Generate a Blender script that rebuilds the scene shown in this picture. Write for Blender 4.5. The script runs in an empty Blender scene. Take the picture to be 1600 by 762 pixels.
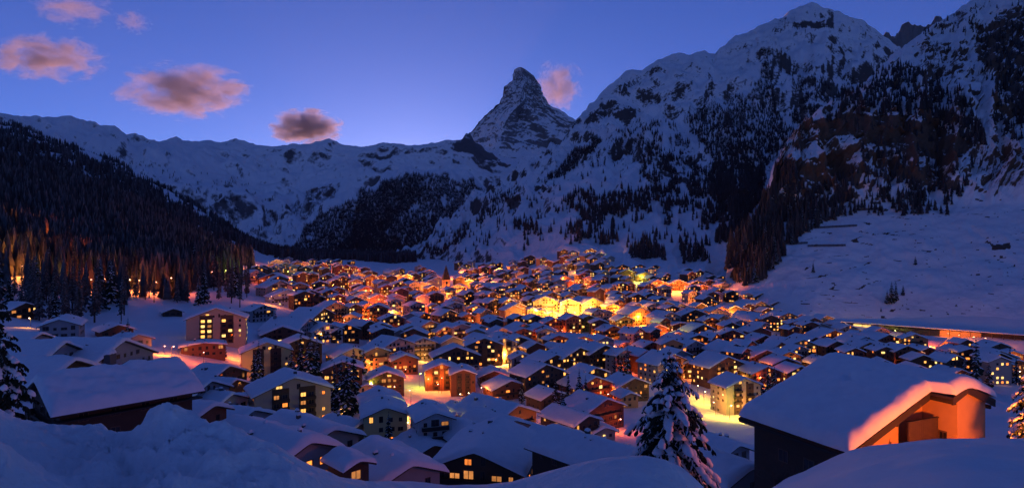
import bpy, math, random
import numpy as np
from mathutils import Vector, noise as mnoise

# ------------------------------------------------------------------ camera, sky, sun, exposure
sc = bpy.context.scene
COL = sc.collection
F = 950.0          # focal length in pixels of the 1600 px wide frame
CX, CY = 800.0, 385.0
ZC = 120.0         # eye height above the datum

cam = bpy.data.cameras.new('camera')
cam_o = bpy.data.objects.new('camera', cam)
COL.objects.link(cam_o)
cam_o.location = (0, 0, ZC)
cam_o.rotation_euler = (math.radians(90), 0, 0)
cam.sensor_width = 36.0
cam.lens = 36.0 * F / 1600.0
cam.shift_y = (CY - 381.0) / 1600.0
cam.clip_start = 0.3
cam.clip_end = 40000
sc.camera = cam_o

HAZE = 0.55e-5
SUN_EL, SUN_AZ = 2.5, -9.5
world = bpy.data.worlds.new('World')
sc.world = world
world.use_nodes = True
wn = world.node_tree
sky = wn.nodes.new('ShaderNodeTexSky')
sky.sky_type = 'NISHITA'
sky.sun_disc = False
sky.sun_elevation = math.radians(SUN_EL)
sky.sun_rotation = math.radians(SUN_AZ)
sky.altitude = 4200
sky.air_density = 1.0
sky.dust_density = 5.0
sky.ozone_density = 1.7
tint = wn.nodes.new('ShaderNodeMix')
tint.data_type = 'RGBA'
tint.blend_type = 'MULTIPLY'
tint.inputs[0].default_value = 1
tint.inputs[7].default_value = (.295, .36, .89, 1)     # tungsten white balance of the evening shot
wn.links.new(sky.outputs[0], tint.inputs[6])
wn.links.new(tint.outputs[2], wn.nodes['Background'].inputs[0])
wn.nodes['Background'].inputs[1].default_value = 0.10

sun = bpy.data.lights.new('sun', 'SUN')
sun.energy = 1.1
sun.angle = math.radians(0.5)
sun.color = (1.0, .40, .27)
sun_o = bpy.data.objects.new('sun', sun)
COL.objects.link(sun_o)
_a = math.radians(SUN_AZ)
_d = Vector((math.sin(_a) * math.cos(math.radians(SUN_EL)), math.cos(_a) * math.cos(math.radians(SUN_EL)), math.sin(math.radians(SUN_EL))))
sun_o.rotation_euler = _d.to_track_quat('Z', 'Y').to_euler()

vs = sc.view_settings
vs.view_transform = 'Standard'
vs.look = 'None'
vs.gamma = 1
vs.use_curve_mapping = False
vs.exposure = 1.42
sc.cycles.use_denoising = True
sc.cycles.adaptive_threshold = 0.03
sc.cycles.max_bounces = 5
sc.cycles.diffuse_bounces = 3
sc.cycles.glossy_bounces = 2
sc.cycles.transmission_bounces = 2
sc.cycles.volume_bounces = 1
sc.cycles.sample_clamp_indirect = 4
sc.cycles.caustics_reflective = False
sc.cycles.caustics_refractive = False

# ------------------------------------------------------------------ helpers
rnd = random.Random(7)
nrg = np.random.default_rng(11)


def P(px, py, Y):
    return ((px - CX) / F * Y, Y, ZC - (py - CY) / F * Y)


def gs(Y):
    """the place opens out beyond the near slope: distances of the rough layout are stretched along the line of sight"""
    Y = np.asarray(Y, float)
    t = np.clip((Y - 75) / 90, 0, 1); t = t * t * (3 - 2 * t)
    return Y * (1 + .5 * t - .5 * np.clip((Y - 2000) / 4000, 0, 1))


_perm = np.random.default_rng(3).permutation(256)
_perm = np.concatenate([_perm, _perm, _perm])
_ang = np.random.default_rng(4).random(256) * 2 * np.pi
_gx, _gy = np.cos(_ang), np.sin(_ang)


def perlin(x, y):
    x = np.asarray(x, float); y = np.asarray(y, float)
    xi = np.floor(x).astype(int); yi = np.floor(y).astype(int)
    xf = x - xi; yf = y - yi
    xi &= 255; yi &= 255
    u = xf * xf * xf * (xf * (xf * 6 - 15) + 10)
    v = yf * yf * yf * (yf * (yf * 6 - 15) + 10)

    def g(ix, iy, dx, dy):
        h = _perm[_perm[ix] + iy]
        return _gx[h] * dx + _gy[h] * dy
    a = g(xi, yi, xf, yf); b = g(xi + 1, yi, xf - 1, yf)
    c = g(xi, yi + 1, xf, yf - 1); d = g(xi + 1, yi + 1, xf - 1, yf - 1)
    return (a + u * (b - a) + v * ((c + u * (d - c)) - (a + u * (b - a)))) * 1.5


def fbm(x, y, o=5, g=.5):
    s = 0; a = 1.0; f = 1.0
    for k in range(o):
        s = s + a * perlin(x * f + k * 17.3, y * f + k * 9.1)
        a *= g; f *= 2.03
    return s


def ridged(x, y, o=5, g=.5):
    s = 0; a = 1.0; f = 1.0
    for k in range(o):
        s = s + a * (1 - 2 * np.abs(perlin(x * f + k * 13.7, y * f + k * 5.3)))
        a *= g; f *= 2.07
    return s


def in_poly(x, y, poly):
    x = np.asarray(x, float); y = np.asarray(y, float)
    r = np.zeros(x.shape, bool)
    n = len(poly); j = n - 1
    for i in range(n):
        xi, yi = poly[i]; xj, yj = poly[j]
        if yi != yj:
            r ^= ((yi > y) != (yj > y)) & (x < (xj - xi) * (y - yi) / (yj - yi) + xi)
        j = i
    return r


def link(name, data, parent=None):
    o = bpy.data.objects.new(name, data)
    COL.objects.link(o)
    if parent is not None:
        o.parent = parent
    return o


def tag(o, label=None, cat=None, group=None, kind=None):
    if label: o['label'] = label
    if cat: o['category'] = cat
    if group: o['group'] = group
    if kind: o['kind'] = kind
    return o


def empty(name, loc=(0, 0, 0), rz=0.0):
    o = link(name, None)
    o.empty_display_size = .5
    o.location = loc
    o.rotation_euler = (0, 0, rz)
    return o


def mesh_np(name, verts, faces, mats, smooth=True, matidx=None, attrs=None):
    """verts Nx3 array, faces Mxk array (k=3 or 4)"""
    verts = np.asarray(verts, np.float32); faces = np.asarray(faces, np.int32)
    me = bpy.data.meshes.new(name)
    k = faces.shape[1]
    me.vertices.add(len(verts)); me.vertices.foreach_set('co', verts.ravel())
    me.loops.add(faces.size); me.loops.foreach_set('vertex_index', faces.ravel())
    me.polygons.add(len(faces))
    me.polygons.foreach_set('loop_start', np.arange(0, faces.size, k, dtype=np.int32))
    me.polygons.foreach_set('loop_total', np.full(len(faces), k, np.int32))
    me.update(calc_edges=True)
    me.polygons.foreach_set('use_smooth', np.full(len(faces), smooth, bool))
    for m in mats: me.materials.append(m)
    if matidx is not None: me.polygons.foreach_set('material_index', np.asarray(matidx, np.int32))
    for an, av in (attrs or {}).items():
        at = me.attributes.new(an, 'FLOAT', 'POINT')
        at.data.foreach_set('value', np.asarray(av, np.float32).ravel())
    me.validate()
    return me


def grid_faces(nu, nv):
    i = np.arange(nu - 1)[:, None] * nv + np.arange(nv - 1)[None, :]
    return np.stack([i, i + nv, i + nv + 1, i + 1], -1).reshape(-1, 4)


class MB:
    """collects simple shapes into one mesh"""
    def __init__(s): s.v = []; s.f = []

    def box(s, x0, y0, z0, x1, y1, z1):
        b = len(s.v)
        s.v += [(x0, y0, z0), (x1, y0, z0), (x1, y1, z0), (x0, y1, z0), (x0, y0, z1), (x1, y0, z1), (x1, y1, z1), (x0, y1, z1)]
        s.f += [(b, b + 3, b + 2, b + 1), (b + 4, b + 5, b + 6, b + 7), (b, b + 1, b + 5, b + 4), (b + 1, b + 2, b + 6, b + 5), (b + 2, b + 3, b + 7, b + 6), (b + 3, b, b + 4, b + 7)]
        return s

    def prism(s, prof, y0, y1):
        """profile in x,z (counter-clockwise seen from -y) extruded along y"""
        b = len(s.v); n = len(prof)
        s.v += [(x, y0, z) for x, z in prof] + [(x, y1, z) for x, z in prof]
        s.f.append(tuple(b + i for i in range(n)))
        s.f.append(tuple(b + n + i for i in reversed(range(n))))
        for i in range(n):
            j = (i + 1) % n
            s.f.append((b + j, b + i, b + n + i, b + n + j))
        return s

    def poly(s, pts):
        b = len(s.v); s.v += list(pts); s.f.append(tuple(range(b, b + len(pts)))); return s

    def tube(s, pts, rad, n=6):
        rings = []
        for i, p in enumerate(pts):
            p = Vector(p)
            a = Vector(pts[max(i - 1, 0)]); c = Vector(pts[min(i + 1, len(pts) - 1)])
            t = (c - a).normalized()
            u = t.orthogonal().normalized(); w = t.cross(u)
            r = rad[i] if isinstance(rad, (list, tuple)) else rad
            b = len(s.v)
            for k in range(n):
                an = 2 * math.pi * k / n
                s.v.append(tuple(p + u * (math.cos(an) * r) + w * (math.sin(an) * r)))
            rings.append(b)
        for a, b in zip(rings, rings[1:]):
            for k in range(n):
                s.f.append((a + k, a + (k + 1) % n, b + (k + 1) % n, b + k))
        s.f.append(tuple(rings[0] + k for k in reversed(range(n))))
        s.f.append(tuple(rings[-1] + k for k in range(n)))
        return s

    def mesh(s, name, mat, smooth=False):
        me = bpy.data.meshes.new(name)
        me.from_pydata(s.v, [], s.f)
        me.materials.append(mat)
        if smooth:
            me.polygons.foreach_set('use_smooth', [True] * len(me.polygons))
        return me

    def build(s, name, mat, parent=None, smooth=False):
        return link(name, s.mesh(name, mat, smooth), parent)


# ------------------------------------------------------------------ materials
def newmat(name):
    m = bpy.data.materials.new(name)
    m.use_nodes = True
    nt = m.node_tree
    return m, nt, nt.nodes['Principled BSDF']


def nd(nt, t, **kw):
    n = nt.nodes.new(t)
    for k, v in kw.items(): setattr(n, k, v)
    return n


def ramp(nt, src, stops, interp='LINEAR'):
    r = nd(nt, 'ShaderNodeValToRGB')
    r.color_ramp.interpolation = interp
    el = r.color_ramp.elements
    while len(el) < len(stops): el.new(.5)
    for e, (p, c) in zip(el, stops):
        e.position = p
        e.color = (*c, 1) if len(c) == 3 else c
    nt.links.new(src, r.inputs[0])
    return r.outputs[0]


def noise_tex(nt, scale, detail=5, rough=.55, coord='Object', vec=None, dist=0):
    n = nd(nt, 'ShaderNodeTexNoise')
    n.inputs['Scale'].default_value = scale
    n.inputs['Detail'].default_value = detail
    n.inputs['Roughness'].default_value = rough
    n.inputs['Distortion'].default_value = dist
    if vec is None:
        tc = nd(nt, 'ShaderNodeTexCoord')
        vec = tc.outputs[coord]
    nt.links.new(vec, n.inputs['Vector'])
    return n.outputs['Fac']


def math_n(nt, op, a, b=None, c=None, clamp=False):
    n = nd(nt, 'ShaderNodeMath', operation=op)
    n.use_clamp = clamp
    for i, v in enumerate((a, b, c)):
        if v is None: continue
        if isinstance(v, (int, float)): n.inputs[i].default_value = v
        else: nt.links.new(v, n.inputs[i])
    return n.outputs[0]


def mixc(nt, fac, a, b):
    n = nd(nt, 'ShaderNodeMix', data_type='RGBA')
    for i, v in ((0, fac), (6, a), (7, b)):
        if isinstance(v, (int, float)): n.inputs[i].default_value = v
        elif isinstance(v, tuple): n.inputs[i].default_value = (*v, 1)
        else: nt.links.new(v, n.inputs[i])
    return n.outputs[2]


def bump(nt, bsdf, h, strength, dist):
    b = nd(nt, 'ShaderNodeBump')
    b.inputs['Strength'].default_value = strength
    b.inputs['Distance'].default_value = dist
    nt.links.new(h, b.inputs['Height'])
    nt.links.new(b.outputs[0], bsdf.inputs['Normal'])


SNOW = (.78, .80, .85)


def snow_mat(name, scale, dist, strength=.5, scale2=None):
    m, nt, b = newmat(name)
    n = noise_tex(nt, scale, 6, .6)
    c = ramp(nt, n, [(.3, (.83, .79, .77)), (.7, (.93, .87, .83))])
    nt.links.new(c, b.inputs[0])
    b.inputs['Roughness'].default_value = .75
    b.inputs['Specular IOR Level'].default_value = .25
    bump(nt, b, n, strength, dist)
    return m


def terrain_mat(name, rock=(.05, .045, .045), rock2=(.10, .085, .075), lo=.55, hi=.72, scale=.01, bumpd=6.0, nstr=.5):
    """snow lies where the ground is flat enough, bare rock where it is steep (attribute rock adds known cliffs)"""
    m, nt, b = newmat(name)
    geo = nd(nt, 'ShaderNodeNewGeometry')
    sep = nd(nt, 'ShaderNodeSeparateXYZ')
    nt.links.new(geo.outputs['Normal'], sep.inputs[0])
    at = nd(nt, 'ShaderNodeAttribute', attribute_name='rock')
    n1 = noise_tex(nt, scale, 8, .62)
    n2 = noise_tex(nt, scale * 6, 6, .6)
    s = math_n(nt, 'SUBTRACT', sep.outputs[2], at.outputs['Fac'])
    s = math_n(nt, 'ADD', s, math_n(nt, 'MULTIPLY', math_n(nt, 'SUBTRACT', n1, .5), nstr * 1.2))
    s = math_n(nt, 'ADD', s, math_n(nt, 'MULTIPLY', math_n(nt, 'SUBTRACT', n2, .5), nstr * 1.3))
    snow = nd(nt, 'ShaderNodeMapRange')
    snow.inputs[1].default_value = lo; snow.inputs[2].default_value = hi
    nt.links.new(s, snow.inputs[0])
    rc = mixc(nt, n2, rock, rock2)
    sn = ramp(nt, n1, [(.3, (.82, .79, .77)), (.7, (.92, .87, .83))])
    nt.links.new(mixc(nt, snow.outputs[0], rc, sn), b.inputs[0])
    b.inputs['Roughness'].default_value = .85
    b.inputs['Specular IOR Level'].default_value = .2
    h = math_n(nt, 'ADD', math_n(nt, 'MULTIPLY', n2, .5), n1)
    bump(nt, b, h, .8, bumpd)
    return m


def plain_mat(name, c, rough=.8, var=.25, scale=2.0, metal=0, bd=.0):
    m, nt, b = newmat(name)
    n = noise_tex(nt, scale, 4, .6)
    nt.links.new(mixc(nt, n, tuple(x * (1 - var) for x in c), tuple(min(1, x * (1 + var)) for x in c)), b.inputs[0])
    b.inputs['Roughness'].default_value = rough
    b.inputs['Metallic'].default_value = metal
    if bd: bump(nt, b, n, .5, bd)
    return m


def wood_mat(name, c, board=.18):
    m, nt, b = newmat(name)
    tc = nd(nt, 'ShaderNodeTexCoord')
    sp = nd(nt, 'ShaderNodeSeparateXYZ'); nt.links.new(tc.outputs['Object'], sp.inputs[0])
    fr = math_n(nt, 'FRACT', math_n(nt, 'DIVIDE', sp.outputs[2], board))
    groove = math_n(nt, 'GREATER_THAN', fr, .1)
    n = noise_tex(nt, 1.3, 5, .6)
    col = mixc(nt, n, tuple(x * .6 for x in c), tuple(min(1, x * 1.35) for x in c))
    nt.links.new(col, b.inputs[0])
    b.inputs['Roughness'].default_value = .75
    bump(nt, b, groove, .6, .02)
    return m


def lit_mat(name, c, strength, var=.6):
    m, nt, b = newmat(name)
    oi = nd(nt, 'ShaderNodeObjectInfo')
    geo = nd(nt, 'ShaderNodeNewGeometry')
    n = noise_tex(nt, .9, 3, .6, vec=geo.outputs['Position'])
    k = math_n(nt, 'MULTIPLY_ADD', n, var * 2.4, 1 - var * 1.1, clamp=False)
    k = math_n(nt, 'MULTIPLY', k, math_n(nt, 'MULTIPLY_ADD', oi.outputs['Random'], .7, .6))
    b.inputs[0].default_value = (.02, .02, .02, 1)
    b.inputs['Emission Color'].default_value = (*c, 1)
    nt.links.new(math_n(nt, 'MULTIPLY', k, strength), b.inputs['Emission Strength'])
    m.cycles.emission_sampling = 'NONE'
    return m


M = {
    'snow': snow_mat('snow', .35, .25, .5),
    'snow_near': snow_mat('snow_near', 3.2, .12, .9),
    'snow_roof': snow_mat('snow_roof', .7, .10, .4),
    'ground': terrain_mat('snowy_ground', lo=.25, hi=.42, scale=.05, bumpd=.5, nstr=.32),
    'ridge': terrain_mat('far_ridge', lo=.36, hi=.56, scale=.0045, bumpd=8, nstr=.55, rock=(.06, .06, .07), rock2=(.13, .12, .12)),
    'horn': terrain_mat('horn_rock', lo=.22, hi=.56, scale=.005, bumpd=12, nstr=.7, rock=(.10, .10, .11), rock2=(.22, .21, .20)),
    'slope': terrain_mat('mountain_slope', lo=.40, hi=.54, scale=.012, bumpd=4, nstr=.55),
    'cliff': terrain_mat('cliff_slope', lo=.36, hi=.5, scale=.025, bumpd=2, nstr=.55, rock=(.05, .038, .032), rock2=(.185, .11, .07)),  # rock tone raised to stand in for village light on the cliffs
    'wood_dark': wood_mat('wood_dark', (.055, .03, .02)),
    'wood': wood_mat('wood_brown', (.10, .05, .028)),
    'wood_red': wood_mat('wood_red', (.17, .065, .035)),
    'plaster': plain_mat('plaster_tan', (.36, .30, .24), .9, .12, .6),
    'plaster_white': plain_mat('plaster_white', (.55, .53, .50), .9, .1, .6),
    'plaster_grey': plain_mat('plaster_grey', (.28, .27, .28), .9, .12, .6),
    'plaster_yellow': plain_mat('plaster_yellow', (.56, .48, .22), .9, .1, .6),
    'plaster_orange': plain_mat('plaster_orange', (.50, .28, .12), .9, .14, .9),
    'timber': plain_mat('dark_timber', (.035, .022, .016), .8, .3, 1.5),
    'stone': plain_mat('chimney_stone', (.10, .09, .085), .9, .4, 3, bd=.03),
    'frame': plain_mat('window_frame_wood', (.10, .06, .04), .6, .2, 4),
    'glass': plain_mat('dark_glass', (.015, .018, .025), .08, .2, 1),
    'lit_a': lit_mat('lit_window_amber', (1.0, .42, .085), .62),
    'lit_b': lit_mat('lit_window_yellow', (1.0, .58, .17), .66),
    'lit_d': lit_mat('lit_window_dim', (1.0, .36, .09), .22),
    'lit_c': lit_mat('lit_window_orange', (1.0, .24, .035), .60),
    'lamp_glow': lit_mat('lamp_glow', (1.0, .62, .22), 14, 0),
    'metal': plain_mat('lamp_metal', (.05, .05, .055), .5, .2, 4, .8),
    'bark': plain_mat('bark', (.045, .033, .026), .95, .4, 6, bd=.03),
    'twig': plain_mat('bare_twig', (.05, .035, .028), .95, .3, 9),
}

def needle_mat():
    m, nt, b = newmat('fir_needles')
    at = nd(nt, 'ShaderNodeAttribute', attribute_name='snowy')
    n = noise_tex(nt, 3.0, 4, .7)
    s = math_n(nt, 'GREATER_THAN', math_n(nt, 'ADD', at.outputs['Fac'], math_n(nt, 'MULTIPLY', math_n(nt, 'SUBTRACT', n, .5), .8)), .5)
    c = mixc(nt, n, (.010, .017, .013), (.03, .042, .028))
    nt.links.new(mixc(nt, s, c, (.62, .65, .72)), b.inputs[0])
    b.inputs['Roughness'].default_value = .9
    b.inputs['Specular IOR Level'].default_value = .1
    return m
M['needles'] = needle_mat()

def frost_mat():
    m, nt, b = newmat('frosted_larch')
    at = nd(nt, 'ShaderNodeAttribute', attribute_name='snowy')
    n = noise_tex(nt, 2.2, 4, .7)
    s = math_n(nt, 'ADD', math_n(nt, 'MULTIPLY', at.outputs['Fac'], .55), math_n(nt, 'MULTIPLY', math_n(nt, 'SUBTRACT', n, .45), .9), clamp=True)
    nt.links.new(mixc(nt, s, (.040, .032, .028), (.46, .43, .43)), b.inputs[0])
    b.inputs['Roughness'].default_value = .95
    b.inputs['Specular IOR Level'].default_value = .05
    return m
M['frosted'] = frost_mat()

def far_needle_mat():
    m, nt, b = newmat('far_forest')
    at = nd(nt, 'ShaderNodeAttribute', attribute_name='snowy')
    nt.links.new(mixc(nt, at.outputs['Fac'], (.034, .036, .040), (.42, .42, .44)), b.inputs[0])
    b.inputs['Roughness'].default_value = .95
    b.inputs['Specular IOR Level'].default_value = .05
    return m
M['far_forest'] = far_needle_mat()

# ------------------------------------------------------------------ valley ground: height as a function of bearing (px) and distance
COLS = {
    -400: [(5, -5), (40, -13), (80, -22), (130, -22), (200, -12), (260, -2), (400, 40), (700, 140), (1200, 340), (1900, 620)],
    0: [(5, -5), (40, -16), (60, -21), (80, -27), (130, -27), (190, -24), (240, -27), (290, -19), (400, 6), (600, 52), (900, 125), (1300, 235), (1900, 392)],
    100: [(5, -5), (40, -17), (80, -28), (130, -28), (190, -27), (240, -29), (300, -22), (400, -3), (600, 35), (900, 100), (1300, 190), (1900, 326)],
    200: [(5, -6), (40, -19), (80, -29), (110, -31), (150, -33), (190, -32), (240, -31), (300, -26), (400, -12), (600, 20), (900, 70), (1300, 140), (1900, 240)],
    300: [(5, -6), (40, -20), (80, -30), (110, -34), (150, -37), (190, -36), (230, -33), (300, -30), (400, -21), (500, -12), (700, 4), (1000, 35), (1500, 90), (1900, 132)],
    400: [(5, -6), (40, -21), (80, -33), (110, -40), (150, -43), (190, -43), (250, -38), (330, -31), (450, -27), (650, -26), (850, -25), (1300, -18), (1900, -6)],
    500: [(5, -6), (40, -22), (80, -35), (110, -43), (160, -46), (200, -47), (280, -43), (400, -38), (500, -34), (700, -31), (1000, -29), (1500, -27), (1900, -24)],
    600: [(5, -6), (40, -22), (80, -36), (110, -44), (160, -47), (220, -51), (300, -49), (400, -43), (500, -40), (650, -37), (850, -35), (1100, -34), (1500, -32), (1900, -30)],
    700: [(5, -6), (40, -22), (80, -36), (110, -44), (150, -47), (200, -52), (250, -53), (300, -52), (400, -47), (500, -41), (650, -37), (850, -34), (1100, -29), (1400, -10), (1900, -30)],
    800: [(5, -6), (40, -22), (80, -37), (110, -44), (150, -47), (200, -52), (250, -53), (300, -52), (400, -47), (500, -41), (650, -34), (800, -24), (1000, -9), (1200, 8), (1900, -20)],
    900: [(5, -6), (40, -22), (80, -38), (110, -45), (150, -48), (200, -53), (300, -52), (400, -46), (480, -40), (560, -30), (640, -17), (720, -2), (800, 8), (900, 8), (1900, -20)],
    1000: [(5, -6), (30, -18), (60, -33), (90, -42), (130, -48), (200, -54), (300, -53), (400, -50), (480, -44), (550, -33), (620, -20), (700, 0), (760, 12), (1900, 0)],
    1100: [(5, -5.5), (30, -16), (60, -31), (100, -44), (150, -50), (200, -55), (300, -55), (400, -52), (480, -45), (540, -37), (600, -25), (680, -2), (760, 12), (1900, 0)],
    1200: [(5, -4.5), (20, -8.4), (30, -11.8), (45, -18), (70, -31), (110, -46), (200, -56), (300, -56), (400, -55), (470, -50), (520, -42), (600, -22), (700, 5), (1900, 0)],
    1330: [(5, -4), (20, -7), (40, -13.2), (55, -21), (70, -27), (100, -40), (150, -50), (200, -56), (300, -56), (390, -57), (430, -53), (480, -38), (600, 0), (1900, 0)],
    1450: [(5, -3.6), (20, -6.5), (46, -14.4), (55, -20), (65, -25), (90, -33), (130, -47), (200, -56), (300, -57), (400, -58), (430, -46), (600, 40), (1900, 40)],
    1600: [(5, -3.6), (20, -6.5), (46, -14.5), (54, -20), (65, -24), (90, -30), (130, -45), (200, -56), (300, -57), (370, -57), (400, -45), (600, 50), (1900, 50)],
    2000: [(5, -3.6), (20, -6.5), (46, -14.5), (54, -20), (65, -24), (90, -30), (130, -45), (200, -56), (300, -57), (340, -55), (400, -30), (600, 50), (1900, 50)],
}
GPX = np.arange(-400, 2001, 8.0)
GLY = np.linspace(math.log(5), math.log(1900), 260)
_keys = sorted(COLS)
_tab = np.array([np.interp(np.exp(GLY), [a for a, b in COLS[k]], [b for a, b in COLS[k]]) for k in _keys])
GZ = np.array([np.interp(GPX, _keys, _tab[:, j]) for j in range(len(GLY))]).T       # (px, logY)


def blur(a, r, ax):
    k = np.ones(2 * r + 1) / (2 * r + 1)
    pad = [(0, 0), (0, 0)]; pad[ax] = (r, r)
    b = np.pad(a, pad, mode='edge')
    return np.apply_along_axis(lambda v: np.convolve(v, k, 'valid'), ax, b)
GZ = blur(blur(GZ, 4, 0), 4, 0)
GZ = blur(blur(GZ, 2, 1), 2, 1)
_gX = (GPX[:, None] - CX) / F * np.exp(GLY)[None, :]
_gY = np.broadcast_to(np.exp(GLY)[None, :], _gX.shape)
_near = np.clip(_gY / 300, 0.03, 1)
GZ = GZ + fbm(_gX / 60, _gY / 60, 4) * 3.0 * np.clip(_near, 0, .6) * np.clip((_gY - 30) / 100, 0, 1) \
    + fbm(_gX / 5, _gY / 5, 4) * .22 * np.clip(1.2 - _gY / 90, .0, 1) \
    + fbm(_gX / 240 + 5, _gY / 240, 5) * 26 * np.clip((_gY - 500) / 700, 0, 1) * np.clip((520 - (GPX[:, None])) / 200, 0, 1)


_gold = np.exp(np.linspace(math.log(4), math.log(2200), 900)); _gnew = gs(_gold)


def zg(px, Yn):
    """ground height relative to the eye"""
    Y = float(np.interp(Yn, _gnew, _gold))
    return _zg0(px, Y) * Yn / Y


def _zg0(px, Y):
    u = (px - GPX[0]) / 8.0
    v = (math.log(max(5.0, min(1899., Y))) - GLY[0]) / (GLY[1] - GLY[0])
    u = max(0, min(len(GPX) - 1.001, u)); v = max(0, min(len(GLY) - 1.001, v))
    i, j = int(u), int(v); fu, fv = u - i, v - j
    return (GZ[i, j] * (1 - fu) + GZ[i + 1, j] * fu) * (1 - fv) + (GZ[i, j + 1] * (1 - fu) + GZ[i + 1, j + 1] * fu) * fv


def zg_xy(x, y):
    return zg(CX + x / y * F, y)


def solve(px, py, h=0.0, y0=60.0, y1=2300.0):
    """distance at which a point h metres over the ground appears at that pixel (first crossing beyond y0)"""
    prev = None; Y = y0
    while Y < y1:
        d = (zg(px, Y) + h) - (-(py - CY) / F * Y)
        if prev is not None and prev[1] < 0 <= d:
            t = -prev[1] / (d - prev[1])
            return prev[0] + (Y - prev[0]) * t
        prev = (Y, d); Y *= 1.012
    return None


_k = gs(_gY) / _gY
_vx = np.stack([_gX * _k, _gY * _k, GZ * _k + ZC], -1).reshape(-1, 3)
me = mesh_np('valley_ground', _vx, grid_faces(len(GPX), len(GLY))[:, ::-1], [M['ground']], attrs={'rock': np.zeros(len(_vx))})
tag(link('ground', me), kind='structure')


# ------------------------------------------------------------------ mountains: lofted from foot to crest
def hermite_rows(v, rv, R):
    """R: rows x columns, knots rv, evaluated at v -> len(v) x columns"""
    rv = np.asarray(rv, float)
    d = np.diff(R, axis=0) / np.diff(rv)[:, None]
    t = np.zeros_like(R)
    t[0] = d[0]; t[-1] = d[-1]
    a, b = d[:-1], d[1:]
    same = (a * b) > 0
    t[1:-1] = np.where(same, 2 * a * b / np.where(same, a + b, 1), 0)
    out = np.empty((len(v), R.shape[1]))
    k = np.clip(np.searchsorted(rv, v, side='right') - 1, 0, len(rv) - 2)
    h = rv[k + 1] - rv[k]; s = ((v - rv[k]) / h)[:, None]; h = h[:, None]
    return ((1 + 2 * s) * (1 - s) ** 2 * R[k] + s * (1 - s) ** 2 * h * t[k] + s * s * (3 - 2 * s) * R[k + 1] + s * s * (s - 1) * h * t[k + 1])


class Sheet: pass


def make_sheet(name, px0, px1, nu, nv, rows, disp, mat, rock=None, back=(60, 1.2), detail=1.0):
    px = np.linspace(px0, px1, nu)
    rv = [r[0] for r in rows]
    PY = np.array([np.interp(px, [p[0] for p in r[1]], [p[1] for p in r[1]]) for r in rows])
    YY = np.array([np.interp(px, [p[0] for p in r[1]], [p[2] for p in r[1]]) for r in rows])
    rv = rv + [1.12]
    PY = np.vstack([PY, PY[-1] + back[0]]); YY = np.vstack([YY, YY[-1] * back[1]])
    ker = np.ones(5) / 5
    for k in range(len(YY)):
        YY[k] = np.convolve(np.pad(YY[k], 12, mode='edge'), np.ones(25) / 25, 'valid')
        if k not in (len(YY) - 2, len(YY) - 1):
            PY[k] = np.convolve(np.pad(PY[k], 12, mode='edge'), np.ones(25) / 25, 'valid')
    v = np.concatenate([np.linspace(0, 1, nv), [1.03, 1.07, 1.12]])
    Zr = -(PY - CY) / F * YY
    Z = hermite_rows(v, rv, Zr); Y = hermite_rows(v, rv, YY)
    X = (px[None, :] - CX) / F * Y
    V = np.broadcast_to(v[:, None], X.shape); U = np.broadcast_to(px[None, :], X.shape)
    dz, dy = disp(X, Y, Z, U, V)
    Z = Z + dz; Y2 = Y + dy
    k = gs(Y2) / Y2
    X = X * k; Z = Z * k; Y2 = Y2 * k
    s = Sheet()
    s.X = X; s.Y = Y2; s.Z = Z
    s.px = CX + X / Y2 * F; s.py = CY - Z / Y2 * F; s.pxs = px; s.nv = nv
    rk = np.zeros(X.shape) if rock is None else rock(s.px, s.py, X, Y2, V)
    vx = np.stack([X, Y2, Z + ZC], -1).reshape(-1, 3)
    n0, n1 = X.shape
    me = mesh_np(name, vx, grid_faces(n0, n1), [mat], attrs={'rock': rk})
    s.o = tag(link(name, me), kind='structure')
    return s


def on_sheet(s, px, py):
    """points of the sheet seen at those pixels"""
    out = []
    iu = np.clip(np.round((px - s.pxs[0]) / (s.pxs[1] - s.pxs[0])).astype(int), 0, len(s.pxs) - 1)
    for a, b, i in zip(px, py, iu):
        col = s.py[:s.nv, i]
        k = np.nonzero((col[:-1] >= b) & (col[1:] < b))[0]
        if len(k) == 0: continue
        k = k[0]
        t = (col[k] - b) / (col[k] - col[k + 1] + 1e-9)
        out.append((s.X[k, i] * (1 - t) + s.X[k + 1, i] * t, s.Y[k, i] * (1 - t) + s.Y[k + 1, i] * t, ZC + s.Z[k, i] * (1 - t) + s.Z[k + 1, i] * t))
    return np.array(out).reshape(-1, 3)


def poly_rock(polys, warp=7.0, wscale=40.0, base=0.0, dash=False):
    def f(px, py, X, Y, V):
        wx = px + fbm(px / wscale, py / wscale, 4) * warp * 1.6
        wy = py + fbm(px / wscale + 31, py / wscale + 7, 4) * warp
        r = np.full(px.shape, base)
        for pl, val in polys:
            r = np.where(in_poly(wx, wy, pl), np.maximum(r, val), r)
        if dash:
            d = (np.abs(perlin(px / 90 + 3, py / 11 + px / 160)) < .05) & (perlin(px / 19, py / 9 + 5) > .08) & (py > 310) & (px > 1230)
            r = np.where(d, .62, r)
            r = np.where((wy > 298) & (px < 1250), -1.3, r)
            r = np.where((px < 1212) & (wy > 250), -1.0, r)
        return r
    return f


crest_mask = lambda V: np.clip((1.0 - V) / .16, .03, 1) * np.clip(V / .08, 0, 1)

# snow ridge at the head of the valley
def d_ridge(X, Y, Z, U, V):
    m = crest_mask(V)
    w = fbm(X / 900, Y / 900, 4)
    g = ridged(U / 60 + w * .9 + V * .6, V * 2.2 + w, 4, .42)
    z = m * (g * 42 + fbm(X / 1500 + 9, Y / 1500, 5, .45) * 170 - 20)
    z += fbm(U / 9, V * 8, 4) * 6 * np.clip(Y / 5000, .3, 1)
    return z * np.clip(V * 3, 0, 1), 0

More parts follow.
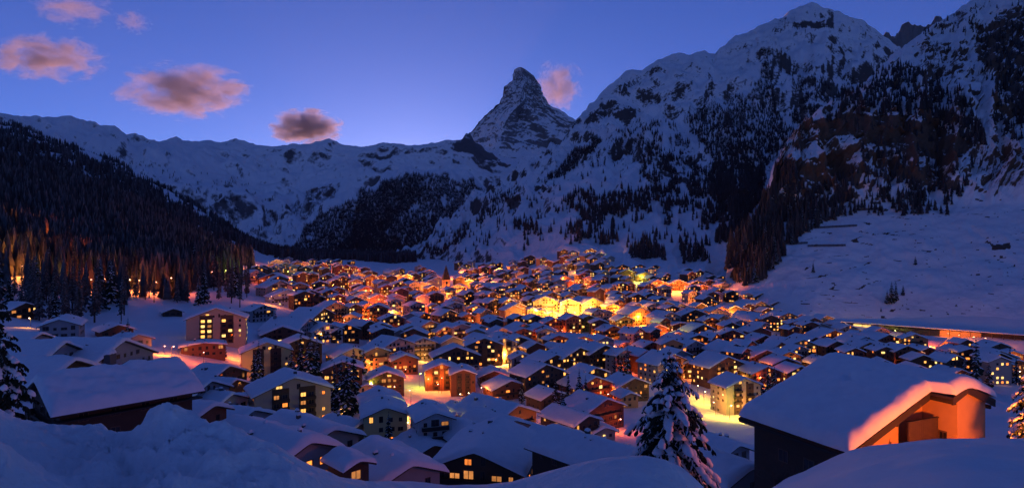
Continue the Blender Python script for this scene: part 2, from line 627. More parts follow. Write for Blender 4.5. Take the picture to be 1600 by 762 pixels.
S1 = make_sheet('mountain_ridge', -320, 1000, 700, 230, [
    (0, [(-300, 420, 1900), (1000, 420, 1900)]),
    (.3, [(-300, 250, 2000), (0, 275, 2200), (200, 330, 2500), (400, 372, 2600), (600, 380, 2700), (1000, 380, 2800)]),
    (.55, [(-300, 215, 2200), (0, 232, 2600), (200, 285, 3300), (400, 322, 3500), (600, 328, 3800), (800, 310, 4200), (1000, 310, 4500)]),
    (.8, [(-300, 190, 2400), (0, 203, 2900), (200, 252, 3900), (400, 268, 4800), (600, 272, 5200), (800, 275, 5600), (1000, 280, 6000)]),
    (1, [(-300, 165, 2600), (0, 183, 3200), (60, 187, 3500), (100, 193, 3700), (140, 206, 4000), (165, 220, 4300), (180, 226, 4500), (200, 224, 4700), (240, 229, 5200),
         (262, 224, 5500), (275, 219, 5600), (285, 225, 5700), (330, 223, 6000), (345, 226, 6000), (368, 218, 6000), (400, 227, 6000), (430, 230, 6000), (480, 232, 6000), (494, 225, 6000), (515, 222, 6000),
         (540, 231, 6000), (570, 232, 6000), (600, 228, 6000), (640, 235, 6100), (680, 231, 6200), (705, 225, 6400), (722, 222, 6500), (728, 211, 6500), (735, 212, 6500), (742, 226, 6600), (765, 238, 6800), (800, 252, 7000), (850, 262, 7400), (900, 262, 7700), (1000, 255, 8000)]),
], d_ridge, M['ridge'], rock=poly_rock([([(715, 232), (722, 208), (740, 208), (760, 232), (800, 258), (740, 250)], .5), ([(240, 270), (330, 290), (420, 300), (470, 330), (400, 360), (300, 330), (230, 300)], .16), ([(470, 300), (520, 290), (525, 310), (500, 325), (470, 320)], .3)], base=.02))

# pyramid peak: outline, leading edge, depth
_HLp = [(105, 811), (107, 807), (110, 803.5), (114, 802), (127, 800.5), (131, 796), (136, 788.5), (144, 787), (156, 783), (164, 780), (176, 765), (190, 750), (202, 741), (212, 731), (235, 712), (260, 690), (300, 650)]
_HRp = [(105, 814), (107.5, 819), (115, 829), (125, 839.6), (135, 844.6), (150, 849.6), (160, 856), (168, 864), (171, 874), (181, 887), (191, 906), (215, 935), (235, 962), (260, 1000), (300, 1050)]
_HMp = [(105, 812), (113, 815), (127, 820), (150, 814), (164, 812), (177, 799), (200, 786), (215, 783), (235, 778), (260, 768), (300, 745)]
nv, nu = 260, 320
pyv = 105 + 195 * np.linspace(0, 1, nv) ** 1.5
l, r, mm = [np.interp(pyv, [a for a, b in q], [b for a, b in q]) for q in (_HLp, _HRp, _HMp)]
_j = lambda k: (fbm(pyv / 9 + k, pyv * 0 + k, 4, .6) * 1.0) * np.clip((pyv - 105) / 12, .25, 1)
l = l + _j(3.3); r = r + _j(9.7)
uu = np.linspace(0, 1, nu)
PX = np.empty((nv, nu)); YY = np.empty((nv, nu))
for j, u in enumerate(uu):
    fr = u / .75
    if u <= .75:            # seen side: left outline - leading edge - right outline
        if fr < .5:
            k = fr / .5; PX[:, j] = l + (mm - l) * k; b = k ** 1.1
        else:
            k = (fr - .5) / .5; PX[:, j] = mm + (r - mm) * k; b = 1 - k ** .9
        YY[:, j] = 9000 - (pyv - 105) * (2.0 + 13.5 * b)
    else:                   # far side
        k = (u - .75) / .25
        PX[:, j] = r + (l - r) * k
        YY[:, j] = 9000 - (pyv - 105) * 2.0 + np.sin(k * np.pi) * (r - l) * 6
X = (PX - CX) / F * YY; Z = -(pyv[:, None] - CY) / F * YY
U = np.broadcast_to(uu[None, :], X.shape); V = np.broadcast_to(((pyv - 105) / 195)[:, None], X.shape)
edge = np.clip(np.minimum(np.abs(U), np.abs(U - .75)) / .05, .10, 1) * np.clip(V / .05, .1, 1)
w = fbm(U * 6, V * 3, 4) * .5
rib = np.exp(-((U - (.47 + .35 * np.clip(V - .3, 0, 1))) / .035) ** 2) * np.clip((V - .28) / .1, 0, 1)          # second rib falling to the right
gul = -np.exp(-((U - .43) / .03) ** 2) * np.clip((V - .3) / .1, 0, 1)
dp = edge * np.clip(V / .2, .3, 1) * (rib * 240 + gul * 90 + ridged(U * 13 + w + V * 1.2, V * 2.0 + w, 4) * 40 + ridged(X / 210, Z / 120 + X / 260, 4, .45) * 22 + fbm(U * 34 + V * 9, V * 26, 4) * 12)
Y2 = YY - dp
X2 = X + fbm(U * 22, V * 26, 4) * 14 * np.clip(V / .03, .3, 1)
Z2 = Z + fbm(U * 25 + 9, V * 25, 3) * 12 * np.clip(V / .04, 0, 1)
east = U < .375
rk = np.where(east, -.16 + .26 * np.clip(ridged(U * 10 - V * 5, V * 9, 4), 0, 1), .02 + .26 * np.clip(ridged(U * 12 + V * 5, V * 8 + 3, 4), 0, 1))  # more snow on the left face, also standing in for its brighter light
rk = rk - np.clip((V - .52) * 2.0, 0, .5)
rk = np.where(np.abs(V - (.56 + .25 * np.abs(U - .30))) < .018 + .012 * fbm(U * 30, V * 10, 3), rk + .45, rk)     # dark band across the foot
rk = rk - .06 - .20 * np.clip((.05 - np.minimum(U, np.abs(.75 - U))) / .05, 0, 1) + .24 * np.clip((.11 - V) / .05, 0, 1) * (U > .1)
me = mesh_np('pyramid_peak', np.stack([X2, Y2, Z2 + ZC], -1).reshape(-1, 3), grid_faces(nv, nu), [M['horn']], attrs={'rock': rk})
tag(link('mountain_peak', me), kind='structure')

# dark wooded hill in the middle
def d_hill(X, Y, Z, U, V):
    m = crest_mask(V)
    g = ridged(U / 60 + V * .8 + 3, V * 1.6, 4)
    return m * (g * 34 + fbm(X / 200, Y / 200, 5) * 24) + fbm(U / 8, V * 6, 3) * 4, 0
S3 = make_sheet('wooded_hill', 400, 830, 260, 110, [
    (0, [(400, 425, 1850), (830, 425, 1850)]),
    (.3, [(400, 418, 1900), (480, 398, 1950), (560, 385, 1950), (640, 380, 1950), (720, 395, 1950), (830, 425, 1900)]),
    (.65, [(400, 410, 2000), (480, 372, 2150), (560, 335, 2200), (640, 320, 2200), (720, 330, 2250), (770, 370, 2200), (830, 425, 2000)]),
    (1, [(400, 405, 2200), (440, 385, 2300), (480, 351, 2450), (520, 328, 2550), (560, 304, 2650), (600, 283, 2700), (640, 269, 2700), (680, 268, 2700), (710, 270, 2700), (740, 282, 2650), (755, 294, 2600), (770, 326, 2450), (800, 390, 2200), (830, 430, 2000)]),
], d_hill, M['slope'], rock=poly_rock([], base=-.06))

# big shoulder mountain right of the middle
def d_right(X, Y, Z, U, V):
    m = crest_mask(V)
    w = fbm(X / 420, Y / 420, 4)
    g = ridged(U / 70 + w * .6 - V * .9, V * 2.4 + w, 4, .42)
    st = fbm(X / 260 + 3, (Z * 2.2) / 260 + Y / 700, 5)
    amp = np.clip((Y - 500) / 1200, .12, 1)
    z = m * amp * (g * 40 + st * 50 + fbm(X / 90, Y / 90, 4, .4) * 7)
    z += fbm(U / 10, V * 9, 4) * 2.5 * amp
    return z, m * amp * ridged(X / 170, Z / 60, 3, .4) * 10
S4 = make_sheet('shoulder_mountain', 540, 1500, 620, 300, [
    (0, [(540, 450, 1500), (700, 428, 1000), (800, 424, 760), (900, 424, 600), (1000, 445, 540), (1100, 455, 520), (1200, 470, 500), (1300, 475, 470), (1500, 475, 480)]),
    (.25, [(540, 446, 1550), (640, 420, 1300), (700, 402, 1150), (800, 374, 1000), (900, 368, 830), (1000, 378, 730), (1100, 380, 700), (1200, 398, 650), (1500, 400, 640)]),
    (.5, [(540, 444, 1600), (640, 416, 1400), (700, 390, 1350), (800, 330, 1400), (900, 305, 1180), (1000, 303, 1080), (1100, 308, 1030), (1200, 318, 980), (1300, 300, 1000), (1500, 300, 1000)]),
    (.75, [(540, 443, 1650), (640, 412, 1550), (700, 378, 1600), (800, 302, 1750), (900, 245, 1900), (1000, 215, 1900), (1100, 208, 1850), (1200, 208, 1750), (1300, 190, 1800), (1500, 230, 1800)]),
    (1, [(540, 442, 1700), (620, 416, 1700), (680, 380, 1750), (730, 350, 1800), (770, 312, 1900), (800, 285, 2000), (850, 265, 2200), (880, 241, 2400), (905, 206, 2550), (911, 188, 2600), (925, 172, 2700), (945, 152, 2800), (985, 126, 2900), (1040, 106, 3000), (1085, 96, 3000), (1103, 91, 3000), (1116, 96, 3000), (1150, 73, 3200), (1190, 56, 3300), (1218, 46, 3400), (1232, 33, 3500), (1250, 26, 3500), (1268, 22, 3500), (1300, 31, 3500), (1345, 51, 3500), (1385, 75, 3500), (1430, 110, 3500), (1500, 150, 3500)]),
], d_right, M['slope'], rock=poly_rock([
    ([(908, 192), (925, 172), (960, 158), (990, 168), (1000, 180), (960, 186), (930, 190)], .30),
    ([(960, 150), (985, 128), (1010, 132), (980, 150)], .24),
    ([(880, 262), (930, 215), (1000, 215), (1010, 250), (940, 262)], .16),
    ([(1000, 230), (1080, 240), (1200, 262), (1200, 300), (1120, 300), (1040, 285), (1005, 262)], .30),
    ([(1190, 75), (1245, 95), (1330, 105), (1360, 150), (1300, 190), (1240, 215), (1200, 150)], .13),
    ([(1205, 40), (1240, 28), (1300, 34), (1300, 44), (1240, 42), (1215, 56)], .25),
    ([(780, 300), (850, 280), (900, 290), (900, 330), (800, 340)], .10)], base=.0))

# dark teeth of rock far behind the saddle
def d_teeth(X, Y, Z, U, V):
    return crest_mask(V) * ridged(U / 14, V * 3, 4) * 40, 0
S5 = make_sheet('rocky_peaks', 1350, 1500, 140, 60, [
    (0, [(1350, 150, 4300), (1500, 150, 4300)]),
    (.6, [(1350, 100, 4800), (1500, 90, 4800)]),
    (1, [(1350, 80, 5000), (1376, 60, 5000), (1384, 54, 5000), (1394, 62, 5000), (1402, 58, 5000), (1410, 42, 5000), (1418, 37, 5000), (1424, 42, 5000), (1446, 46, 5000), (1456, 40, 5000), (1461, 28, 5000), (1466, 26, 5000), (1475, 36, 5000), (1500, 40, 5000)]),
], d_teeth, M['horn'], rock=poly_rock([], base=.30))

# cliff mountain on the right
def d_cliff(X, Y, Z, U, V):
    m = crest_mask(V)
    w = fbm(X / 200, Z / 200, 4)
    up = np.clip((V - .30) / .12, 0, 1)
    g = ridged(U / 58 + w * .7 + V * .8, V * 3 + w, 5)
    led = ridged(X / 120 + w * .5, Z / 26 + w * 2, 4)
    z = m * up * (g * 13 + fbm(X / 55, Y / 55, 5) * 9) + m * (1 - up) * (fbm(X / 26, Y / 26, 5) * 1.6 + ridged(U / 40 + w * 2, V * 9 + w, 3) * .45)
    z += fbm(U / 9, V * 14, 4) * 3.5 * up * np.clip((V - .6) * 3, 0.2, 1)
    return z, -m * up * (led * 10 + g * 9)
S6 = make_sheet('cliff_mountain', 1130, 1900, 560, 330, [
    (0, [(1130, 485, 480), (1200, 490, 455), (1260, 498, 428), (1400, 512, 415), (1600, 535, 372), (1900, 555, 330)]),
    (.34, [(1130, 445, 540), (1180, 390, 560), (1200, 335, 600), (1300, 320, 610), (1400, 305, 610), (1500, 308, 590), (1600, 300, 570), (1900, 280, 520)]),
    (.5, [(1130, 435, 560), (1180, 375, 585), (1200, 300, 630), (1260, 246, 665), (1300, 252, 670), (1400, 250, 665), (1500, 268, 640), (1600, 240, 640), (1900, 200, 600)]),
    (.65, [(1130, 430, 570), (1180, 370, 595), (1200, 285, 650), (1240, 220, 700), (1290, 193, 715), (1400, 185, 715), (1500, 202, 700), (1600, 180, 730), (1900, 130, 690)]),
    (.82, [(1130, 427, 580), (1180, 366, 605), (1205, 271, 662), (1240, 217, 715), (1290, 189, 770), (1330, 168, 880), (1400, 130, 960), (1500, 110, 1000), (1600, 70, 1000), (1900, 0, 950)]),
    (1, [(1130, 425, 590), (1180, 362, 610), (1195, 302, 650), (1205, 266, 670), (1240, 215, 730), (1290, 187, 820), (1330, 158, 950), (1370, 115, 1100), (1395, 95, 1150), (1440, 60, 1230), (1480, 38, 1300), (1510, 15, 1350), (1530, 0, 1380), (1600, -35, 1420), (1900, -100, 1500)]),
], d_cliff, M['cliff'], rock=poly_rock([
    ([(1268, 190), (1300, 182), (1350, 178), (1430, 188), (1480, 205), (1510, 225), (1512, 246), (1470, 252), (1400, 235), (1340, 215), (1280, 208)], .50),
    ([(1206, 262), (1250, 248), (1270, 264), (1275, 280), (1240, 290), (1208, 292)], .36),
    ([(1232, 222), (1262, 210), (1275, 222), (1250, 235)], .4),
    ([(1290, 262), (1340, 258), (1330, 282), (1300, 285)], .35),
    ([(1390, 250), (1430, 252), (1500, 282), (1505, 298), (1450, 292), (1400, 275)], .45),
    ([(1510, 235), (1600, 230), (1600, 290), (1540, 290)], .18),
    ([(1525, 45), (1570, 15), (1640, 0), (1640, 190), (1590, 180), (1560, 120), (1530, 90)], .42),
    ([(1420, 85), (1470, 60), (1510, 100), (1500, 140), (1450, 120)], .22),
    ([(1465, 35), (1500, 18), (1520, 8), (1530, 25), (1490, 45)], .3),
    ([(1540, 376), (1572, 374), (1572, 388), (1545, 388)], .7),
], base=-.04, dash=True))

# ------------------------------------------------------------------ snow bank in the foreground
def d_bank(X, Y, Z, U, V):
    lump = np.clip((620 - U) / 250, .10, 1)
    a = fbm(X / 1.3, Y / .9 + Z / .9, 4, .5) * .32 + fbm(X / .3, Y / .25 + Z / .3 + 4, 4, .6) * .05
    cr = np.clip(1 - np.abs(V - 1) / .10, 0, 1)
    return a * lump * (1 - .55 * cr), fbm(X / .7, Z / .7, 4, .5) * .16 * lump * (1 - cr)
_bank_edge = [(-260, 600), (-100, 612), (0, 628), (30, 641), (60, 655), (95, 660), (112, 655), (130, 660), (160, 664), (180, 676), (205, 686), (219, 686), (224, 672), (229, 650), (236, 638), (247, 630), (256, 629),
              (266, 634), (280, 645), (290, 650), (320, 655), (345, 662), (360, 669), (400, 688), (430, 695), (455, 706), (490, 724), (530, 742), (570, 750), (640, 751), (700, 757), (760, 757), (800, 752), (850, 738), (900, 724), (940, 715), (980, 711),
              (1010, 712), (1040, 718), (1065, 730), (1085, 746), (1100, 760), (1115, 782), (1150, 850), (1180, 900)]
_bd = lambda px: 7.2 + .6 * math.sin(px / 90) + (2.2 if px > 800 else 2.2 * max(0, (px - 560) / 240))
_mid = [(x, e + (900 - e) * .33, _bd(x) * .83) for x, e in _bank_edge]
_low = [(x, e + (900 - e) * .66, _bd(x) * .62) for x, e in _bank_edge]
SB = make_sheet('snow_bank', -260, 1180, 620, 120, [
    (0, [(x, 900 if e < 899 else 905, _bd(x) * .48) for x, e in _bank_edge]), (.4, _low), (.75, _mid), (.93, [(x, e + 7, _bd(x) * .965) for x, e in _bank_edge]),
    (1, [(x, e, _bd(x)) for x, e in _bank_edge])], d_bank, M['snow_near'], back=(330, 1.25), rock=lambda px, py, X, Y, V: np.zeros(px.shape))

# ------------------------------------------------------------------ houses
WALL_WORDS = {'wood_dark': 'dark timber', 'wood': 'brown timber', 'wood_red': 'reddish timber', 'plaster': 'tan plaster', 'plaster_white': 'pale plaster',
              'plaster_grey': 'grey plaster', 'plaster_yellow': 'yellow plaster', 'plaster_orange': 'ochre plaster'}
HOUSES = []


def snow_cap(name, parent, Wl, Wr, y0, y1, pitch, zr, t, near, seed, pits=()):
    """thick rounded snow lying on a gable roof; Wl, Wr are the eave distances from the ridge"""
    k = t * 1.1
    def axis(a, b, n):
        L = b - a; kk = min(k, L * .3)
        e = [0, .12, .35, .65, 1] if near else [0, .35, 1]
        inner = list(np.linspace(a + kk, b - kk, n))
        return np.array([a + kk * q for q in e[:-1]] + inner + [b - kk * q for q in reversed(e[:-1])]), kk
    nx, ny = (15, 12) if near == 1 else ((44, 36) if near == 2 else (5, 3))
    xs, kx = axis(-Wl, Wr, nx if nx % 2 else nx + 1); ys, ky = axis(y0, y1, ny)
    if not near:
        xs = np.array(sorted(set(list(xs) + [0.0])))
    X, Y = np.meshgrid(xs, ys, indexing='ij')
    ex = np.clip(np.minimum(X + Wl, Wr - X) / kx, 0, 1); ey = np.clip(np.minimum(Y - y0, y1 - Y) / ky, 0, 1)
    fx = np.sqrt(1 - (1 - ex) ** 2); fy = np.sqrt(1 - (1 - ey) ** 2)
    Z = zr - pitch * (np.sqrt(X * X + .25) - .3) + t * fx * fy * (1 + .42 * fbm(X / 2.6 + seed, Y / 2.6, 4, .55)) - .10 * (1 - fx * fy)
    for (a, b, r, dpt) in pits:
        Z -= dpt * np.exp(-((X - a) ** 2 + ((Y - b) / 1.0) ** 2) / (r * r))
    me = mesh_np(name, np.stack([X, Y, Z], -1).reshape(-1, 3), grid_faces(len(xs), len(ys)), [M['snow_roof']])
    return link(name, me, parent)


# shared unit window: frame with a cross bar, and its pane
_f = MB()
_f.box(-.5, -.06, 0, -.42, .02, 1).box(.42, -.06, 0, .5, .02, 1).box(-.42, -.06, 0, .42, .02, .08).box(-.42, -.06, .92, .42, .02, 1).box(-.03, -.05, .08, .03, .02, .92)
ME_FRAME = _f.mesh('window_frame', M['frame'])
ME_PANE = {}
for k in ('glass', 'lit_a', 'lit_b', 'lit_c', 'lit_d'):
    ME_PANE[k] = MB().box(-.42, -.02, .08, .42, .015, .92).mesh('pane', M[k])


def pick_lit(r, lit, warm):
    if r.random() < lit:
        return r.choice(warm) if r.random() < .68 else 'lit_d'
    return 'glass'


def add_window(root, x, y, z, w, h, rz, kind, name='window'):
    fo = link(name, ME_FRAME, root)
    fo.location = (x, y, z); fo.rotation_euler = (0, 0, rz); fo.scale = (w, 1, h)
    po = link('pane', ME_PANE[kind], fo)
    return fo


COLUMN_STYLE = ('apartment_block',)


def house(ax, ay, wpx, yaw, st=3, L=13.0, wall='wood', lit=.3, label=None, pitch=.40, snow=.75, warm=('lit_a', 'lit_a', 'lit_c', 'lit_b', 'lit_c'), balc=.75, chim=1, name='chalet', cat='chalet',
          D=None, ov=1.1, base='', seed=None, wmax=30, near=None, group=None, true_d=False):
    i = len(HOUSES)
    if D is not None and not true_d: D = float(gs(D))
    r = random.Random(seed if seed is not None else i * 7 + 3)
    view = math.degrees(math.atan((ax - CX) / F))
    yw = math.radians(yaw - view)
    ca = max(.35, math.cos(math.radians(yaw)))
    if D is None:
        W, h = 12.0, st * 2.8 + 4
        for _ in range(6):
            D = solve(ax, ay, h) or (D or 300)
            W = min(wmax, max(7, wpx * D / F / ca)); h = st * 2.8 + W / 2 * pitch + snow
    else:
        W = min(wmax, max(4, wpx * D / F / ca)); h = st * 2.8 + W / 2 * pitch + snow
    x0, _, _ = P(ax, ay, D)
    ztop = ZC - (ay - CY) / F * D
    zb = ztop - h                                   # foot of the walls
    cx, cy = x0 - math.sin(yw) * L / 2, D + math.cos(yw) * L / 2
    root = empty(name, (cx, cy, zb), yw)
    tag(root, label, cat, group)
    H = st * 2.8; hw = W / 2
    zr = H + hw * pitch
    near = (1 if D < 260 else 0) if near is None else near
    parts = D < 330
    drop = -6.0
    # walls
    MB().prism([(-hw, drop), (hw, drop), (hw, H - .02), (0, zr - .02), (-hw, H - .02)], -L / 2, L / 2).build('wall', M[wall], root)
    if base and st > 1:
        MB().box(-hw - .06, -L / 2 - .06, drop, hw + .06, L / 2 + .06, 2.5).build('base_wall', M[base], root)
    # roof boards and verge
    e = ov; g = 1.2
    zo = -e * pitch
    rf = MB().prism([(-hw - e, H + zo - .02), (-hw - e, H + zo + .26), (0, zr + .26), (hw + e, H + zo + .26), (hw + e, H + zo - .02), (0, zr - .02)][::-1], -L / 2 - g, L / 2 + g).build('roof', M['timber'], root)
    snow_cap('roof_snow', root, hw + e + .1, hw + e + .1, -L / 2 - g - .1, L / 2 + g + .1, pitch, zr + .25, snow, near, i * 3.7)
    # chimneys
    for c in range(chim + (r.choice((0, 1, 2)) if chim and D < 420 else 0)):
        x = r.uniform(-.6, .6) * hw; y = r.uniform(-.3, .35) * L
        zt = zr - pitch * abs(x)
        if D < 620:
            s_ = r.uniform(.3, .5) if c == 0 else r.uniform(.14, .32)
            ch = MB().box(x - s_, y - s_, zt - .5, x + s_, y + s_, zt + 1.0 + s_ * 2).build('chimney', M['stone'], root)
            if parts:
                snow_cap('chimney_snow', ch, s_ + .1, s_ + .1, y - s_ - .1, y + s_ + .1, 0, zt + .98 + s_ * 2, .3, 0, i).location.x = x
    # balconies on the gable front
    cols = [(-.56 * hw, -.12 * hw), (.14 * hw, .58 * hw)] if name in COLUMN_STYLE else [(-.80 * hw, .80 * hw)]
    if name in COLUMN_STYLE:
        for xa, xb in cols:
            zt = zr - pitch * max(abs(xa), abs(xb)) - .5
            MB().box(xa, -L / 2 - .10, .3, xb, -L / 2 + .02, zt).build('balcony_recess', M['wood_dark'], root)
    bal = MB(); nb = 0
    if balc:
        for k in range(1, st):
            z = k * 2.8
            for xa, xb in cols:
                if r.random() < balc:
                    b = MB() if parts else bal
                    b.box(xa, -L / 2 - 1.15, z - .12, xb, -L / 2 + .02, z + .04).box(xa, -L / 2 - 1.2, z + .12, xb, -L / 2 - 1.12, z + 1.0).box(xa, -L / 2 - 1.12, z + .12, xa + .08, -L / 2, z + 1.0).box(xb - .08, -L / 2 - 1.12, z + .12, xb, -L / 2, z + 1.0)
                    nb += 1
                    if parts: b.build('balcony', M['timber'], root)
        if nb and not parts:
            tag(bal.build('balcony', M['timber'], root), kind='stuff')
    # windows
    wins = []
    nfl = st + (1 if hw * pitch > 3.2 else 0)
    for k in range(nfl):
        z = k * 2.8 + .85
        half = hw - .6 if k < st else max(0, (zr - z - 1.6) / pitch)
        n = int(2 * half / 2.7)
        if name in COLUMN_STYLE and k < st:
            for xa, xb in cols:
                m_ = max(1, int((xb - xa) / 2.6))
                for q in range(m_):
                    wins.append((xa + (q + .5) * (xb - xa) / m_, -L / 2 - .105, z + .1, 1.9, 1.5, 0.0))
            if r.random() < .7: wins.append((.8 * hw, -L / 2 - .005, z, 1.1, 1.3, 0.0))
            continue
        for q in range(n):
            x = (q - (n - 1) / 2) * (2 * half / max(n, 1))
            if r.random() < .12: continue
            wins.append((x, -L / 2 - .005, z, r.choice((1.0, 1.2, 1.6, 2.3)), r.choice((1.2, 1.35, 1.9)), 0.0))
    for sgn in (-1, 1):
        n = int((L - 1.5) / 3.1)
        for k in range(st):
            for q in range(n):
                if r.random() < .25: continue
                wins.append((sgn * (hw + .005), (q - (n - 1) / 2) * (L - 1.5) / n, k * 2.8 + .85, 1.2, 1.3, sgn * math.pi / 2))
    joined = {}
    for (x, y, z, w, hh, rz) in wins:
        kd = pick_lit(r, lit, warm)
        if base and z < 2.0:
            x *= 1 + .065 / max(abs(x), .1) * (rz != 0); y += -.065 * (rz == 0)
        if parts:
            add_window(root, x, y, z, w, hh, rz, kd)
        else:
            b = joined.setdefault(kd, MB())
            if rz == 0: b.box(x - w / 2, y - .05, z, x + w / 2, y + .01, z + hh)
            elif rz > 0: b.box(x - .01, y - w / 2, z, x + .05, y + w / 2, z + hh)
            else: b.box(x - .05, y - w / 2, z, x + .01, y + w / 2, z + hh)
    for kd, b in joined.items():
        tag(b.build('window', M[kd], root), kind='stuff')
    apx = ax - (math.sin(yw) * L / 2) / D * F * .6
    HOUSES.append(dict(o=root, px=apx, py=ay + h / D * F * .5, w=wpx * 1.15, h=h / D * F, D=D, wall=wall, lit=lit, st=st, x=cx, y=cy, rad=(W + L) / 4, W=W, L=L, zb=zb, yw=yw, label=label))
    return root


G_NEAR = 'houses of the lower village'
